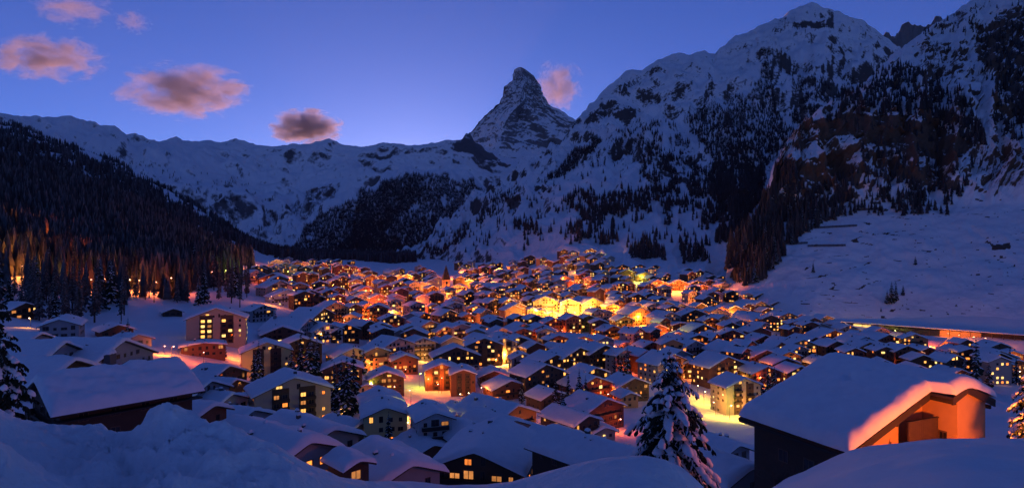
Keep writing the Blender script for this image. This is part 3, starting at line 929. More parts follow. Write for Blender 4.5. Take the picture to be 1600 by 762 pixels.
# (apex px, apex py, gable width px, yaw, storeys, length, wall, lit fraction, extras)
HAND = [
    # ---- nearest rows, left to right
    (459, 586, 112, 12, 5, 15, 'plaster', .62, dict(label='five storey tan apartment block with a column of lit balconies above the snow bank', name='apartment_block', cat='apartment block', balc=1)),
    (478, 680, 88, 36, 3, 18, 'plaster_grey', .85, dict(balc=0, label='grey house with glowing orange windows just behind the foreground snow bank', warm=('lit_c',), D=84, snow=.9)),
    (556, 712, 36, 30, 1, 4, 'wood_dark', .9, dict(label='low dark annex with one small lit window beside the orange windowed house', D=82, ov=.5, snow=.5, balc=0, chim=0, name='annex', cat='annex')),
    (517, 664, 86, 34, 3, 17, 'plaster', .05, dict(label='tan house with a wide snowy roof and dark balcony, left of the green lit house', D=104)),
    (562, 657, 52, 40, 2, 14, 'plaster', .05, dict(label='snow roofed house tucked directly behind the tan house with dark balcony')),
    (603, 632, 66, 4, 4, 12, 'plaster_yellow', .08, dict(label='pale plaster house flooded with green yellow lamplight below the street bend', balc=0, base='plaster_yellow')),
    (598, 614, 60, 8, 4, 12, 'plaster_grey', .05, dict(label='snow roofed house right behind the green lit plaster house', balc=0)),
    (535, 562, 60, 0, 4, 13, 'wood', .75, dict(label='timber chalet with four rows of bright windows behind the snowy firs', warm=('lit_a', 'lit_b'))),
    (604, 578, 54, 5, 3, 13, 'wood_dark', .25, dict(label='dark timber chalet with small white annex left of the bright street')),
    (573, 598, 26, 0, 2, 8, 'plaster_yellow', .1, dict(label='small pale annex with greenish walls beside the dark chalet', balc=0, chim=0, name='annex', cat='annex', D=205)),
    (640, 716, 96, 28, 1, 14, 'plaster_grey', .0, dict(label='snow covered roof of the low house left of the big broad gabled chalet', D=92, chim=1, snow=.9)),
    (743, 698, 140, -15, 3, 22, 'wood', .5, dict(label='big broad gabled chalet with a dark front and orange windows at the village bottom', D=106, warm=('lit_c',), snow=.9, base='plaster_grey', balc=.4, chim=2)),
    (676, 690, 56, 25, 1, 14, 'wood_red', .1, dict(label='low house with a red lit eave beside the street below the bend', chim=2)),
    (680, 640, 52, 12, 4, 13, 'plaster_white', .15, dict(label='narrow house half white half dark standing at the red street corner')),
    (719, 641, 40, 12, 3, 14, 'wood', .1, dict(label='brown gable attached right of the half white corner house')),
    (747, 671, 62, 25, 2, 14, 'plaster', .0, dict(label='snowy roof with two tall dark chimneys above the big broad gabled chalet', chim=2)),
    (800, 652, 72, 42, 2, 17, 'plaster', .08, dict(label='wide snowy roofed house behind the ridge of the big broad gabled chalet', chim=2)),
    (806, 630, 66, 45, 3, 21, 'wood_red', .1, dict(label='long house with red lit gable behind the row of chimneys', warm=('lit_c',))),
    (690, 566, 50, 4, 4, 14, 'wood_red', .2, dict(label='red timber apartment chalet with a white stair column', cat='apartment block', name='apartment_block')),
    (724, 575, 38, 4, 4, 14, 'wood_red', .12, dict(label='red timber gable with balconies joined right of the white stair column chalet', cat='apartment block', name='apartment_block')),
    (772, 577, 44, 8, 2, 13, 'wood_dark', .12, dict(label='low dark house right of the red timber apartment pair')),
    (798, 592, 56, 24, 2, 13, 'wood_red', .12, dict(label='small reddish chalet with a glowing verge amid snowy trees')),
    (852, 567, 58, 38, 4, 15, 'wood', .22, dict(label='tall dark sided chalet with a grey corner above the small reddish chalet')),
    (929, 586, 54, 40, 3, 15, 'wood_red', .4, dict(label='orange floodlit chalet with bright balcony left of the large fir', warm=('lit_b', 'lit_a'))),
    (990, 588, 48, 36, 3, 14, 'wood', .3, dict(label='chalet with orange lit side wall just left of the large fir crown')),
    (984, 611, 26, 30, 2, 9, 'plaster_orange', .05, dict(label='small orange gabled house touching the large fir', balc=0)),
    (946, 620, 58, 44, 3, 16, 'wood_dark', .1, dict(label='dark gabled house under the orange floodlit chalet')),
    (917, 646, 40, 44, 2, 19, 'wood', .5, dict(label='long chalet with a row of orange lit windows under its left eave', warm=('lit_a', 'lit_c'))),
    (866, 608, 40, 38, 2, 12, 'wood', .2, dict(label='small chalet among bare trees left of the long orange windowed chalet')),
    (944, 664, 34, 30, 1, 10, 'plaster', .2, dict(label='small snowed in porch house beside the long chalet end', chim=0)),
    (950, 690, 64, 58, 1, 22, 'wood_dark', .3, dict(label='long snowy roof with a warm lit side wall facing left, below the long chalet', chim=2, D=118)),
    (1010, 708, 62, 54, 1, 22, 'wood_dark', .0, dict(label='snowed up roof with small dark chimneys partly hidden behind the large fir', chim=3, D=96)),
    (930, 572, 42, 38, 3, 14, 'wood_dark', .3, dict(label='dark chalet directly behind the orange floodlit chalet')),
    (1051, 551, 44, 50, 4, 16, 'plaster', .25, dict(label='tan balconied apartment house rising behind the tip of the large fir', cat='apartment block', name='apartment_block')),
    (1136, 555, 52, 44, 4, 15, 'wood_red', .45, dict(label='red apartment chalet with scattered lit windows above the yellow lit block', cat='apartment block', name='apartment_block')),
    (1162, 588, 50, 38, 5, 13, 'plaster', .35, dict(label='five storey tan block with brightly lit ground floor beside the snowy field', cat='apartment block', name='apartment_block', warm=('lit_b', 'lit_a'))),
    (1198, 570, 42, 36, 3, 13, 'wood_dark', .4, dict(label='dark balconied chalet right of the yellow lit block')),
    (1150, 690, 40, 50, 1, 9, 'plaster_grey', 0, dict(label='low snow buried shed between the large fir and the big right chalet', D=120, balc=0, chim=1, name='shed', cat='shed')),
    (1165, 722, 56, 50, 1, 9, 'plaster_grey', 0, dict(label='nearest snow buried shed left of the big right chalet', D=88, balc=0, chim=0, name='shed', cat='shed')),
    # ---- left edge and lower left roofs
    (38, 471, 34, 40, 2, 9, 'wood', .35, dict(label='two storey timber house with lit corner windows at the forest foot', warm=('lit_b',))),
    (93, 496, 58, -8, 2, 18, 'plaster_grey', .0, dict(label='low grey gabled house with dark door below the forest', wmax=14)),
    (184, 505, 42, 14, 2, 12, 'wood', .12, dict(label='brown chalet with one tall lit window at the meadow edge', warm=('lit_b',))),
    (214, 520, 40, 30, 2, 11, 'plaster', .15, dict(label='small tan house right of the tall lit window chalet')),
    (270, 481, 26, 10, 1, 6, 'wood_dark', 0, dict(label='tiny dark hay barn alone on the snowy meadow', balc=0, chim=0, name='barn', cat='barn', snow=.5)),
    (60, 518, 60, 50, 2, 14, 'plaster_grey', 0, dict(label='snow roofed house peeking out behind the flat white roofs at left', chim=0)),
    (96, 530, 92, 60, 2, 20, 'plaster_grey', 0, dict(label='long low house under an unbroken white roof left of the twin capped chimney', D=128, chim=1, snow=1.0)),
    (190, 527, 90, 55, 2, 20, 'plaster_grey', 0, dict(label='white roofed house with two small chimneys behind the foreground chalet', D=134, chim=2, snow=1.0)),
    (110, 556, 90, 55, 2, 18, 'wood_dark', 0, dict(label='snowy roof immediately behind the left foreground chalet', D=112, chim=0, snow=1.0)),
    (338, 479, 95, -6, 5, 14, 'plaster', .5, dict(label='tall tan apartment block with two dark balcony columns at the meadow', cat='apartment block', name='apartment_block', warm=('lit_b', 'lit_a'), balc=1)),
    (318, 533, 62, 2, 2, 9, 'wood_red', .2, dict(label='red lit low building in front of the tall tan apartment block', pitch=.16, balc=0)),
    (417, 532, 72, 4, 5, 13, 'plaster_yellow', .3, dict(label='yellow lit five storey house with dark balcony front', cat='apartment block', name='apartment_block', balc=1)),
    (441, 508, 60, 6, 2, 13, 'wood_dark', .15, dict(label='dark low chalet with one orange window above the yellow lit house')),
    (472, 525, 60, 10, 4, 13, 'wood_dark', .05, dict(label='unlit dark chalet behind the tall snowy firs')),
    (356, 569, 56, 48, 2, 13, 'wood_dark', .1, dict(label='dark house with a small red lamp below the tall tan block')),
    (366, 590, 54, 50, 2, 14, 'wood_dark', 0, dict(label='dark sided house below the yellow lit house')),
    (326, 592, 60, 52, 2, 16, 'plaster_grey', 0, dict(label='snowy roof with paired chimneys right of the left foreground chalet', chim=2)),
    (330, 628, 44, 40, 1, 9, 'wood_red', .1, dict(label='small low roof with a reddish eave at the right end of the foreground chalet', D=110, chim=0, balc=0)),
    (392, 636, 70, 46, 2, 16, 'plaster_grey', 0, dict(label='long roofed house with a dark gable left of the five storey tan block', D=122)),
    (360, 612, 50, 48, 2, 14, 'plaster_grey', 0, dict(label='snow covered roof between the foreground chalet and the long dark gable', D=140)),
    (408, 618, 40, 40, 2, 12, 'wood_dark', 0, dict(label='small white roof left of the five storey tan block', D=148)),
    # ---- upper left block
    (437, 437, 44, 38, 4, 15, 'plaster', .35, dict(label='tan apartment house with lit gable near the end of the forest', cat='apartment block', name='apartment_block', balc=1)),
    (427, 426, 56, -10, 3, 22, 'wood_dark', .2, dict(label='wide dark roofed hotel behind the tan apartment house at the forest end')),
    (399, 421, 34, 40, 3, 14, 'plaster_grey', .1, dict(label='grey house with broad white roof at the forest end')),
    (450, 451, 52, 20, 3, 15, 'plaster_white', .25, dict(label='pale walled house with a lit yellow stair strip', warm=('lit_b',))),
    (482, 496, 40, 62, 3, 26, 'plaster_grey', .12, dict(label='long grey house under a sloping white roof above the dark chalets')),
    (411, 475, 34, 30, 3, 12, 'plaster_grey', .02, dict(label='dark gable house with white roof beneath the tan apartment house')),
    (505, 480, 52, 58, 4, 20, 'wood', .55, dict(label='long chalet with bright ground floor windows in the upper left village', warm=('lit_b', 'lit_a'))),
    (523, 471, 40, 32, 4, 14, 'plaster_orange', .25, dict(label='ochre lit house right of the long bright windowed chalet')),
    (512, 504, 46, 28, 3, 13, 'plaster_white', .3, dict(label='pale house with three columns of small windows above the snowy slope')),
    (540, 505, 42, 34, 3, 13, 'wood', .35, dict(label='brown chalet with lit balcony windows right of the pale small windowed house')),
    (566, 500, 44, 30, 2, 13, 'wood_dark', .1, dict(label='dark chalet beside the snowy path in the upper left village')),
    (553, 541, 58, 20, 3, 16, 'plaster_yellow', .15, dict(label='yellowish house under a broad white roof uphill of the bright windowed chalet')),
    (588, 540, 40, 18, 4, 13, 'plaster_orange', .2, dict(label='tall ochre plaster house right of the yellowish broad roofed house')),
    (633, 552, 40, 15, 3, 11, 'wood_red', .15, dict(label='reddish dark chalet standing alone left of the bright street')),
    (622, 526, 52, 40, 4, 16, 'plaster_grey', .1, dict(label='long grey house with stacked balconies in the middle left')),
    (660, 526, 42, 22, 4, 14, 'plaster_grey', .12, dict(label='grey house with dark gable left of the wide chalet')),
    (713, 540, 84, 10, 3, 14, 'wood_dark', .22, dict(label='wide chalet with two gables and few lit windows behind the red pair', base='plaster_grey')),
    (757, 526, 56, 8, 5, 14, 'wood', .4, dict(label='left gable of the large balconied apartment house in the village centre', cat='apartment block', name='apartment_block', balc=1)),
    (788, 526, 40, 8, 5, 14, 'plaster', .75, dict(label='brightly lit middle gable of the large balconied apartment house', cat='apartment block', name='apartment_block', warm=('lit_b', 'lit_a'), balc=1)),
    (812, 524, 40, 14, 5, 14, 'wood_dark', .25, dict(label='dark right gable of the large balconied apartment house', cat='apartment block', name='apartment_block')),
    # ---- middle
    (705, 504, 44, 18, 3, 13, 'wood', .3, {}), (728, 502, 40, 22, 3, 13, 'wood_dark', .3, {}), (752, 507, 46, 20, 3, 13, 'plaster', .3, {}), (785, 511, 44, 22, 3, 13, 'plaster', .25, {}),
    (818, 504, 46, 26, 3, 14, 'plaster_orange', .2, {}), (848, 506, 44, 24, 3, 15, 'wood_red', .3, {}),
    (690, 528, 36, 20, 2, 12, 'wood', .35, {}), (668, 505, 38, 20, 2, 12, 'wood_red', .4, {}),
    (905, 541, 52, 42, 4, 18, 'wood_dark', .7, dict(label='big dark chalet hotel with rows of lit windows right of centre', warm=('lit_a', 'lit_b'), cat='hotel', name='hotel', balc=1)),
    (868, 552, 58, 34, 3, 18, 'wood_dark', .5, dict(label='dark chalet with bright ground floor windows left of the big dark chalet hotel', warm=('lit_a', 'lit_b'))),
    (944, 537, 46, 42, 4, 17, 'wood_dark', .3, dict(label='dark chalet joined right of the big dark chalet hotel')),
    (975, 533, 60, 62, 2, 34, 'plaster_grey', .03, dict(label='long low hall with a flat broad white roof right of centre', pitch=.14, balc=0, name='hall', cat='hall', wmax=26)),
    (935, 524, 60, 66, 2, 36, 'plaster_grey', .03, dict(label='long white roofed hall behind the low hall right of centre', pitch=.14, balc=0, name='hall', cat='hall', wmax=26)),
    (1000, 543, 40, 40, 2, 11, 'wood_dark', .1, {}), (1000, 479, 36, 42, 4, 18, 'plaster_orange', .12, dict(label='big ochre plaster gable glowing in street light right of the floodlit square', balc=0)),
    (1047, 486, 32, 44, 4, 18, 'plaster', .25, {}), (1086, 482, 50, 26, 4, 15, 'wood_dark', .35, {}), (1120, 480, 42, 26, 4, 15, 'plaster', .3, dict(balc=1)),
    (1062, 503, 44, 50, 2, 16, 'wood_dark', .05, dict(pitch=.12)), (1008, 512, 36, 34, 3, 12, 'plaster_yellow', .4, {}),
    (1085, 531, 36, 42, 4, 18, 'plaster_grey', .2, {}), (1130, 519, 40, 40, 3, 17, 'wood_red', .45, {}), (1148, 535, 44, 40, 4, 17, 'wood_red', .35, {}),
    (1060, 522, 34, 40, 3, 12, 'wood_red', .2, {}), (1098, 505, 38, 42, 3, 14, 'wood', .3, {}), (1197, 545, 46, 34, 3, 15, 'wood_red', .2, dict(label='red lit chalet with bright white roof in front of the golden hotel row')),
    (1175, 566, 30, 36, 3, 10, 'wood_red', .2, {}), (1228, 557, 38, 36, 3, 13, 'wood', .35, {}), (1250, 570, 36, 38, 3, 13, 'wood_dark', .3, {}), (1233, 547, 34, 34, 3, 13, 'wood_red', .3, {}),
    (1195, 522, 44, 40, 3, 14, 'wood_dark', .35, {}), (1150, 556, 30, 40, 2, 10, 'wood_dark', .1, {}),
    # ---- lit hotels
    (852, 462, 38, 2, 4, 14, 'plaster_yellow', .55, dict(label='tallest yellow floodlit hotel gable left above the bright square', cat='hotel', name='hotel', warm=('lit_b',), balc=.5)),
    (890, 466, 30, 4, 4, 14, 'plaster_yellow', .45, dict(label='second yellow floodlit hotel gable behind the bright square', cat='hotel', name='hotel', warm=('lit_b',), balc=.5)),
    (926, 464, 32, 42, 4, 22, 'plaster_yellow', .4, dict(label='long yellow floodlit hotel wing right of the bright square', cat='hotel', name='hotel', warm=('lit_b',), balc=.5)),
    (818, 478, 18, 6, 3, 12, 'plaster_yellow', .3, dict(label='first small yellow gable left of the bright square', balc=0)),
    (832, 480, 16, 6, 3, 11, 'plaster_yellow', .3, dict(label='second small yellow gable left of the bright square', balc=0)),
    (847, 482, 16, 6, 2, 11, 'plaster_yellow', .3, dict(label='third small yellow gable left of the bright square', balc=0)),
    (862, 486, 14, 6, 2, 8, 'plaster_yellow', .3, dict(label='smallest yellow gable at the edge of the bright square', balc=0, chim=0)),
    (800, 442, 52, 68, 4, 40, 'plaster_yellow', .6, dict(label='long white hotel with rows of yellow windows left of the floodlit gables', cat='hotel', name='hotel', warm=('lit_b',), pitch=.2, balc=0)),
    (1131, 477, 18, 14, 4, 15, 'wood_red', .5, dict(label='left gable of the golden hotel row at the hill foot', cat='hotel', name='hotel')),
    (1146, 478, 18, 14, 4, 15, 'wood_red', .5, dict(label='middle gable of the golden hotel row at the hill foot', cat='hotel', name='hotel')),
    (1162, 480, 18, 14, 4, 15, 'wood_red', .5, dict(label='right gable of the golden hotel row at the hill foot', cat='hotel', name='hotel')),
    (1190, 488, 44, 58, 3, 26, 'plaster_orange', .3, dict(label='long orange lit hotel wing right of the golden gables', cat='hotel', name='hotel')),
    (1232, 487, 26, 30, 5, 14, 'plaster_orange', .6, dict(label='tall orange lit hotel tower house near the railway hall', cat='hotel', name='hotel')),
    (1256, 500, 34, 40, 3, 16, 'plaster_white', .7, dict(label='pale flat roofed house with lit upper windows near the railway hall', pitch=.08, balc=0, warm=('lit_b',))),
    # ---- right
    (1303, 514, 40, 42, 4, 17, 'wood_dark', .5, dict(label='dark chalet with rows of lit windows left of the twin right chalets')),
    (1351, 524, 44, 42, 4, 18, 'wood', .5, dict(label='left of the twin broad chalets below the railway hall', warm=('lit_a', 'lit_c'))),
    (1388, 521, 38, 42, 4, 20, 'wood_red', .35, dict(label='right of the twin broad chalets below the railway hall')),
    (1273, 525, 40, 46, 3, 20, 'wood_dark', .1, {}), (1283, 536, 36, 48, 2, 18, 'wood_red', .1, {}), (1290, 557, 30, 44, 2, 11, 'wood_dark', .1, {}), (1398, 540, 36, 44, 2, 14, 'wood_dark', .15, {}),
    (1422, 530, 34, 30, 2, 12, 'wood_red', .4, {}), (1450, 541, 40, 40, 2, 15, 'wood_dark', .3, {}), (1478, 528, 42, 62, 2, 22, 'plaster_orange', .3, dict(label='low building with a wide white roof left of the orange lit railway wall')),
    (1502, 554, 36, 42, 2, 14, 'wood_dark', .3, {}), (1530, 545, 36, 46, 3, 14, 'wood_dark', .1, {}), (1562, 546, 44, 36, 4, 14, 'plaster', .8, dict(label='house with four rows of bright yellow balconies near the right edge', warm=('lit_b',), balc=1)),
    (1470, 560, 34, 40, 2, 12, 'wood_red', .2, {}), (1434, 556, 30, 40, 2, 11, 'wood_dark', .2, {}), (1590, 560, 36, 40, 3, 13, 'wood_dark', .2, {}),
    (1500, 575, 36, 50, 2, 14, 'wood_dark', .1, {}), (1250, 533, 30, 40, 2, 12, 'wood_dark', .1, {}),
    # ---- on the slopes to the right
    (923, 388, 16, 10, 2, 8, 'wood', .5, dict(label='small lit chalet on the knoll under the orange beacon')), (905, 400, 22, 30, 2, 10, 'wood_red', .4, {}), (850, 414, 26, 30, 3, 12, 'wood_red', .6, {}),
    (815, 410, 22, 20, 2, 10, 'wood_dark', .3, {}), (882, 430, 22, 30, 3, 11, 'wood_red', .5, {}), (875, 405, 20, 25, 2, 10, 'wood', .3, {}), (910, 408, 24, 20, 2, 11, 'wood', .3, {}), (938, 394, 18, 30, 2, 9, 'wood', .4, {}),
    (973, 412, 22, 30, 3, 10, 'wood_dark', .5, {}), (985, 420, 26, 20, 3, 11, 'wood_dark', .5, {}), (1000, 412, 26, 25, 3, 11, 'wood', .5, {}), (1024, 413, 26, 25, 3, 11, 'wood', .5, {}), (1008, 424, 26, 25, 3, 11, 'wood', .4, {}),
    (1076, 418, 30, 30, 3, 13, 'wood_red', .5, {}), (1102, 422, 24, 30, 3, 11, 'wood_dark', .4, {}), (1128, 430, 20, 20, 4, 10, 'wood_red', .5, {}), (1108, 436, 22, 30, 3, 10, 'wood_red', .4, {}), (1090, 437, 24, 30, 3, 11, 'wood_dark', .3, {}),
    (1060, 436, 30, 30, 3, 12, 'wood_red', .5, {}), (1028, 436, 34, 25, 3, 13, 'wood_red', .6, {}), (972, 440, 26, 30, 3, 12, 'wood_dark', .4, {}), (1015, 452, 28, 30, 3, 12, 'wood_dark', .4, {}), (985, 455, 28, 30, 3, 12, 'wood_dark', .35, {}),
    (1190, 457, 26, 40, 3, 16, 'wood_dark', .5, {}), (1172, 468, 24, 40, 3, 12, 'wood_dark', .3, {}), (1215, 470, 18, 30, 3, 9, 'wood_dark', .4, {}), (1196, 474, 24, 40, 2, 10, 'wood_dark', .3, {}),
]
for h_ in HAND:
    house(*h_[:8], **h_[8])

# ---- the crowd of chalets between and beyond them
VILLAGE = [(385, 436), (440, 411), (540, 414), (610, 434), (640, 428), (720, 420), (850, 412), (880, 405), (955, 402), (965, 432), (1060, 436), (1150, 452), (1165, 478), (1240, 492), (1262, 512), (1330, 530), (1590, 560),
           (1600, 600), (1420, 600), (1300, 580), (1200, 575), (1150, 600), (1040, 600), (985, 585), (880, 590), (700, 560), (640, 575), (560, 530), (520, 500), (480, 490), (440, 470)]
KEEP = [[(835, 484), (870, 482), (935, 478), (945, 500), (880, 520), (815, 512)], [(630, 585), (700, 585), (720, 630), (690, 680), (630, 650)], [(690, 430), (712, 430), (712, 470), (690, 470)], [(1090, 600), (1190, 600), (1190, 690), (1090, 690)]]
r = random.Random(21)
tries = 0; made = 0; nfar = 0
FAR = {}


def far_house(px, Y, W, L, st, yw, wall, lit, r):
    """a house too far off to pick apart: its shapes go into one shared mass"""
    cx, cy = (px - CX) / F * Y, Y
    zb = ZC + zg(px, Y)
    c, s_ = math.cos(yw), math.sin(yw)
    hw = W / 2; H = st * 2.8; pt = .4; zr = H + hw * pt

    def put(mat, b):
        t = FAR.setdefault(mat, MB()); k = len(t.v)
        t.v += [(cx + x * c - y * s_, cy + x * s_ + y * c, zb + z) for x, y, z in b.v]
        t.f += [tuple(i + k for i in f) for f in b.f]
    put(wall, MB().prism([(-hw, -6), (hw, -6), (hw, H), (0, zr), (-hw, H)], -L / 2, L / 2))
    e = hw + 1.1; z0 = H - 1.1 * pt
    put('timber', MB().prism([(-e, z0 - .02), (0, zr - .02), (e, z0 - .02), (e, z0 + .24), (0, zr + .24), (-e, z0 + .24)], -L / 2 - 1.1, L / 2 + 1.1))
    put('snow_roof', MB().prism([(-e, z0 + .26), (0, zr + .26), (e, z0 + .26), (e - .4, z0 + .95), (0, zr + 1.0), (-e + .4, z0 + .95)], -L / 2 - 1.2, L / 2 + 1.2))
    for k in range(st):
        n = max(1, int(W / 3.2))
        for q in range(n):
            if r.random() < lit + .12:
                x = (q - (n - 1) / 2) * W * .85 / n
                put(pick_lit(r, .9, ('lit_a', 'lit_c', 'lit_b')), MB().box(x - .7, -L / 2 - .06, k * 2.8 + .8, x + .7, -L / 2, k * 2.8 + 2.2))

placed = [(h['px'], h['py'] + h['h'] * .35, h['w'], h['h'], h['x'], h['y'], h['rad']) for h in HOUSES]
WK = ('wood_dark', 'wood', 'wood_red', 'wood', 'wood_red', 'plaster', 'plaster_grey', 'plaster_orange')
while tries < 16000 and made + nfar < 430:
    tries += 1
    px = r.uniform(380, 1600); py = 404 + 200 * r.random() ** 1.45
    if not in_poly(np.array([px]), np.array([py]), VILLAGE)[0]: continue
    if any(in_poly(np.array([px]), np.array([py]), k)[0] for k in KEEP): continue
    Y = solve(px, py)
    if not Y or Y > 1900: continue
    W = r.uniform(12, 19); st = r.choice((3, 4, 4, 5, 5)); L = r.uniform(8.5, 13)
    x = (px - CX) / F * Y
    wp = W / Y * F; hp = (st * 2.8 + 3) / Y * F
    ok = True
    for (a, b, w2, h2, x2, y2, rad) in placed:
        if math.hypot(x - x2, Y - y2) < (rad + (W + L) / 4) * (.96 if Y < 800 else .85):
            ok = False; break
    if not ok: continue
    yaw = r.gauss(12 + 24 * min(1, max(0, (px - 500) / 500)), 14)
    wall = r.choice(WK); lit = r.choice((.15, .25, .35, .5))
    if Y > 800 or made >= 190:
        far_house(px, Y, W, L, st, math.radians(yaw) - math.atan((px - CX) / F), wall, lit, r)
        placed.append((px, py, wp, hp, x, Y, (W + L) / 4)); nfar += 1
        continue
    h = st * 2.8 + W / 2 * .40 + .75
    ay = CY - (zg(px, Y) + h) / Y * F
    house(px, ay, wp * max(.35, math.cos(math.radians(yaw))), yaw, st, L, wall, lit, D=Y, true_d=True, pitch=r.uniform(.34, .46), snow=r.uniform(.5, .8), balc=.85)
    hh = HOUSES[-1]
    placed.append((px, py, wp * 1.1, hp, hh['x'], hh['y'], hh['rad']))
    made += 1
fv, ff, fi, fm = [], [], [], []
for k, b in FAR.items():
    o_ = len(fv); fv += b.v; ff += [tuple(i + o_ for i in f) for f in b.f]; fi += [len(fm)] * len(b.f); fm.append(M[k])
me = bpy.data.meshes.new('far_chalets'); me.from_pydata(fv, [], ff)
for m_ in fm: me.materials.append(m_)
me.polygons.foreach_set('material_index', fi)
tag(link('far_chalets', me), 'mass of tiny lit chalets at the far end of the village', 'village', kind='stuff')
print('houses', len(HOUSES), made, nfar, tries)

# ---- dark chalet behind the snow bank on the left
house(71, 584, 56, -78, 3, 16.5, 'wood_dark', 0, label='large dark unlit chalet with an unbroken snow roof behind the left snow bank', D=84, near=2, snow=1.0, base='plaster_grey', chim=0, ov=1.4, seed=5, true_d=True)
LEFT = HOUSES[-1]['o']
MB().box(6.83, -8.1, -6, 6.93, -1.2, 7.6).build('plaster_panel', M['plaster_grey'], LEFT)
MB().box(6.9, -9.0, 7.0, 8.55, 9.2, 7.16).build('gutter_board', M['timber'], LEFT)

# twin capped chimney on the white roof behind it
h_ = [h for h in HOUSES if h['label'] and h['label'].startswith('white roofed house with two small')][0]
_w = Vector(P(172, 560, 150)); _l = _w - h_['o'].location
_c, _s = math.cos(-h_['yw']), math.sin(-h_['yw'])
_x, _y = _l.x * _c - _l.y * _s, _l.x * _s + _l.y * _c
ch = MB().box(_x - 1.1, _y - .8, _l.z - 4, _x + 1.1, _y + .8, _l.z + 1.0)
for q in range(6): ch.box(_x - 1.1 + q * .4, _y - .8, _l.z + 1.0, _x - .9 + q * .4, _y - .6, _l.z + 1.5)
ch = ch.build('chimney', M['stone'], h_['o'])
for q in (-.6, .6):
    snow_cap('chimney_snow', ch, .62, .62, _y - .9, _y + .9, .3, _l.z + 1.45, .8, 1, q).location.x = _x + q

# ---- big lamplit chalet on the right
RYAW = math.radians(23.6)
RC = empty('chalet', (52.4, 73.6, ZC - 29.0), RYAW)
tag(RC, 'huge snow roofed chalet with an orange lamplit gable wall in the right foreground', 'chalet')
ZR, RP = 12.5, .395                                  # ridge height over the foot, pitch
XL, XR, XB0, XB1 = -16.9, 9.6, -2.8, 5.4             # eaves, and the projecting bay
roofz = lambda x: ZR - RP * abs(x)


def FY(x):
    if x < XB0: return 0.0
    if x < XB0 + .3: return -2.6 * (x - XB0) / .3
    if x < XB1: return -2.6
    if x < XB1 + .3: return -2.6 + 3.8 * (x - XB1) / .3
    return 1.2
xs = np.concatenate([XL + 1.0 * np.array([0, .06, .2, .4, .7]), np.linspace(XL + 1, XB0 - .4, 44), np.linspace(XB0 - .1, XB0 + .5, 10), np.linspace(XB0 + .8, XB1 - .5, 30), np.linspace(XB1 - .2, XB1 + .5, 10), np.linspace(XB1 + .8, XR - 1, 10), XR - 1.0 * np.array([.7, .4, .2, .06, 0])])
ss = np.concatenate([[0, .006, .02, .04, .065], np.linspace(.09, .95, 46), [.975, .99, 1]])
fy = np.array([FY(x) for x in xs]) - .15
X, S = np.meshgrid(xs, ss, indexing='ij')
Y = fy[:, None] + (16.3 - fy[:, None]) * S
ex = np.clip(np.minimum(X - XL, XR - X) / 1.1, 0, 1); ey = np.clip(np.minimum(Y - fy[:, None], 16.3 - Y) / 1.1, 0, 1)
fx = np.sqrt(1 - (1 - ex) ** 2); fe = np.sqrt(1 - (1 - ey) ** 2)
Z = ZR + .25 - RP * (np.sqrt(X * X + 2.0) - 1.0) + 1.15 * fx * fe * (1 + .22 * fbm(X / 4.5, Y / 4.5, 4)) - .12 * (1 - fx * fe) + .03 * fbm(X / .8, Y / .8, 3)
for (a, b, r_, d_) in ((-5.2, 8.6, .9, .75), (-4.4, 9.5, .6, .35), (-2.6, 7.6, .5, .5)):
    Z -= d_ * np.exp(-((X - a) ** 2 + (Y - b) ** 2) / (r_ * r_))
link('roof_snow', mesh_np('roof_snow', np.stack([X, Y, Z], -1).reshape(-1, 3), grid_faces(len(xs), len(ss)), [M['snow_roof']]), RC)
rf = MB()
rf.prism([(XL, roofz(XL) - .15), (XB0, roofz(XB0) - .15), (XB0, roofz(XB0) + .2), (XL, roofz(XL) + .2)], 0, 16.2)
rf.prism([(XB0 + .02, roofz(XB0) - .15), (0, ZR - .15), (XB1, roofz(XB1) - .15), (XB1, roofz(XB1) + .2), (0, ZR + .2), (XB0 + .02, roofz(XB0) + .2)], -2.6, 16.2)
rf.prism([(XB1 + .02, roofz(XB1) - .15), (XR, roofz(XR) - .15), (XR, roofz(XR) + .2), (XB1 + .02, roofz(XB1) + .2)], 1.2, 16.2)
rf = rf.build('roof', M['timber'], RC)
for y, x0, x1 in ((.02, XL, XB0), (-2.58, XB0 + .02, 0), (-2.58, 0, XB1), (1.22, XB1 + .02, XR)):
    MB().prism([(x0, roofz(x0) - .70), (x1, roofz(x1) - .70), (x1, roofz(x1) - .16), (x0, roofz(x0) - .16)], y, y + .2).build('verge_board', M['timber'], rf)
for x in (-14.6, -8.2, -1.9, 4.9):                    # purlin ends under the verge
    y0 = -2.3 if x > XB0 else .25
    MB().box(x - .16, y0, roofz(x) - 1.15, x + .16, y0 + 3.2, roofz(x) - .72).build('purlin', M['timber'], RC)
wo = M['plaster_orange']
MB().prism([(-15.0, -6), (-7.02, -6), (-7.02, roofz(-7.02) - .2), (-15.0, roofz(-15.0) - .2)], 1.0, 1.3).build('gable_wall', wo, RC)
MB().prism([(-7.0, -6), (-1.05, -6), (-1.05, roofz(-1.05) - .2), (-7.0, roofz(-7.0) - .2)], 2.0, 2.3).build('gable_wall', wo, RC)
MB().box(-7.0, -.15, -6, -1.5, .0, 8.5).build('balcony_front', M['wood_dark'], RC)
for q in range(14):
    MB().box(-6.98 + q * .39, -.18, 4.0, -6.62 + q * .39, -.155, 8.48).build('balcony_board', M['wood_dark'], RC)
MB().box(-7.05, -.22, 8.5, -1.45, .05, 8.64).build('balcony_rail', M['timber'], RC)
MB().prism([(-1.0, -6), (4.4, -6), (4.4, roofz(4.4) - .22), (0, ZR - .22), (-1.0, roofz(1.0) - .22)], -2.0, 2.2).build('bay_wall', wo, RC)
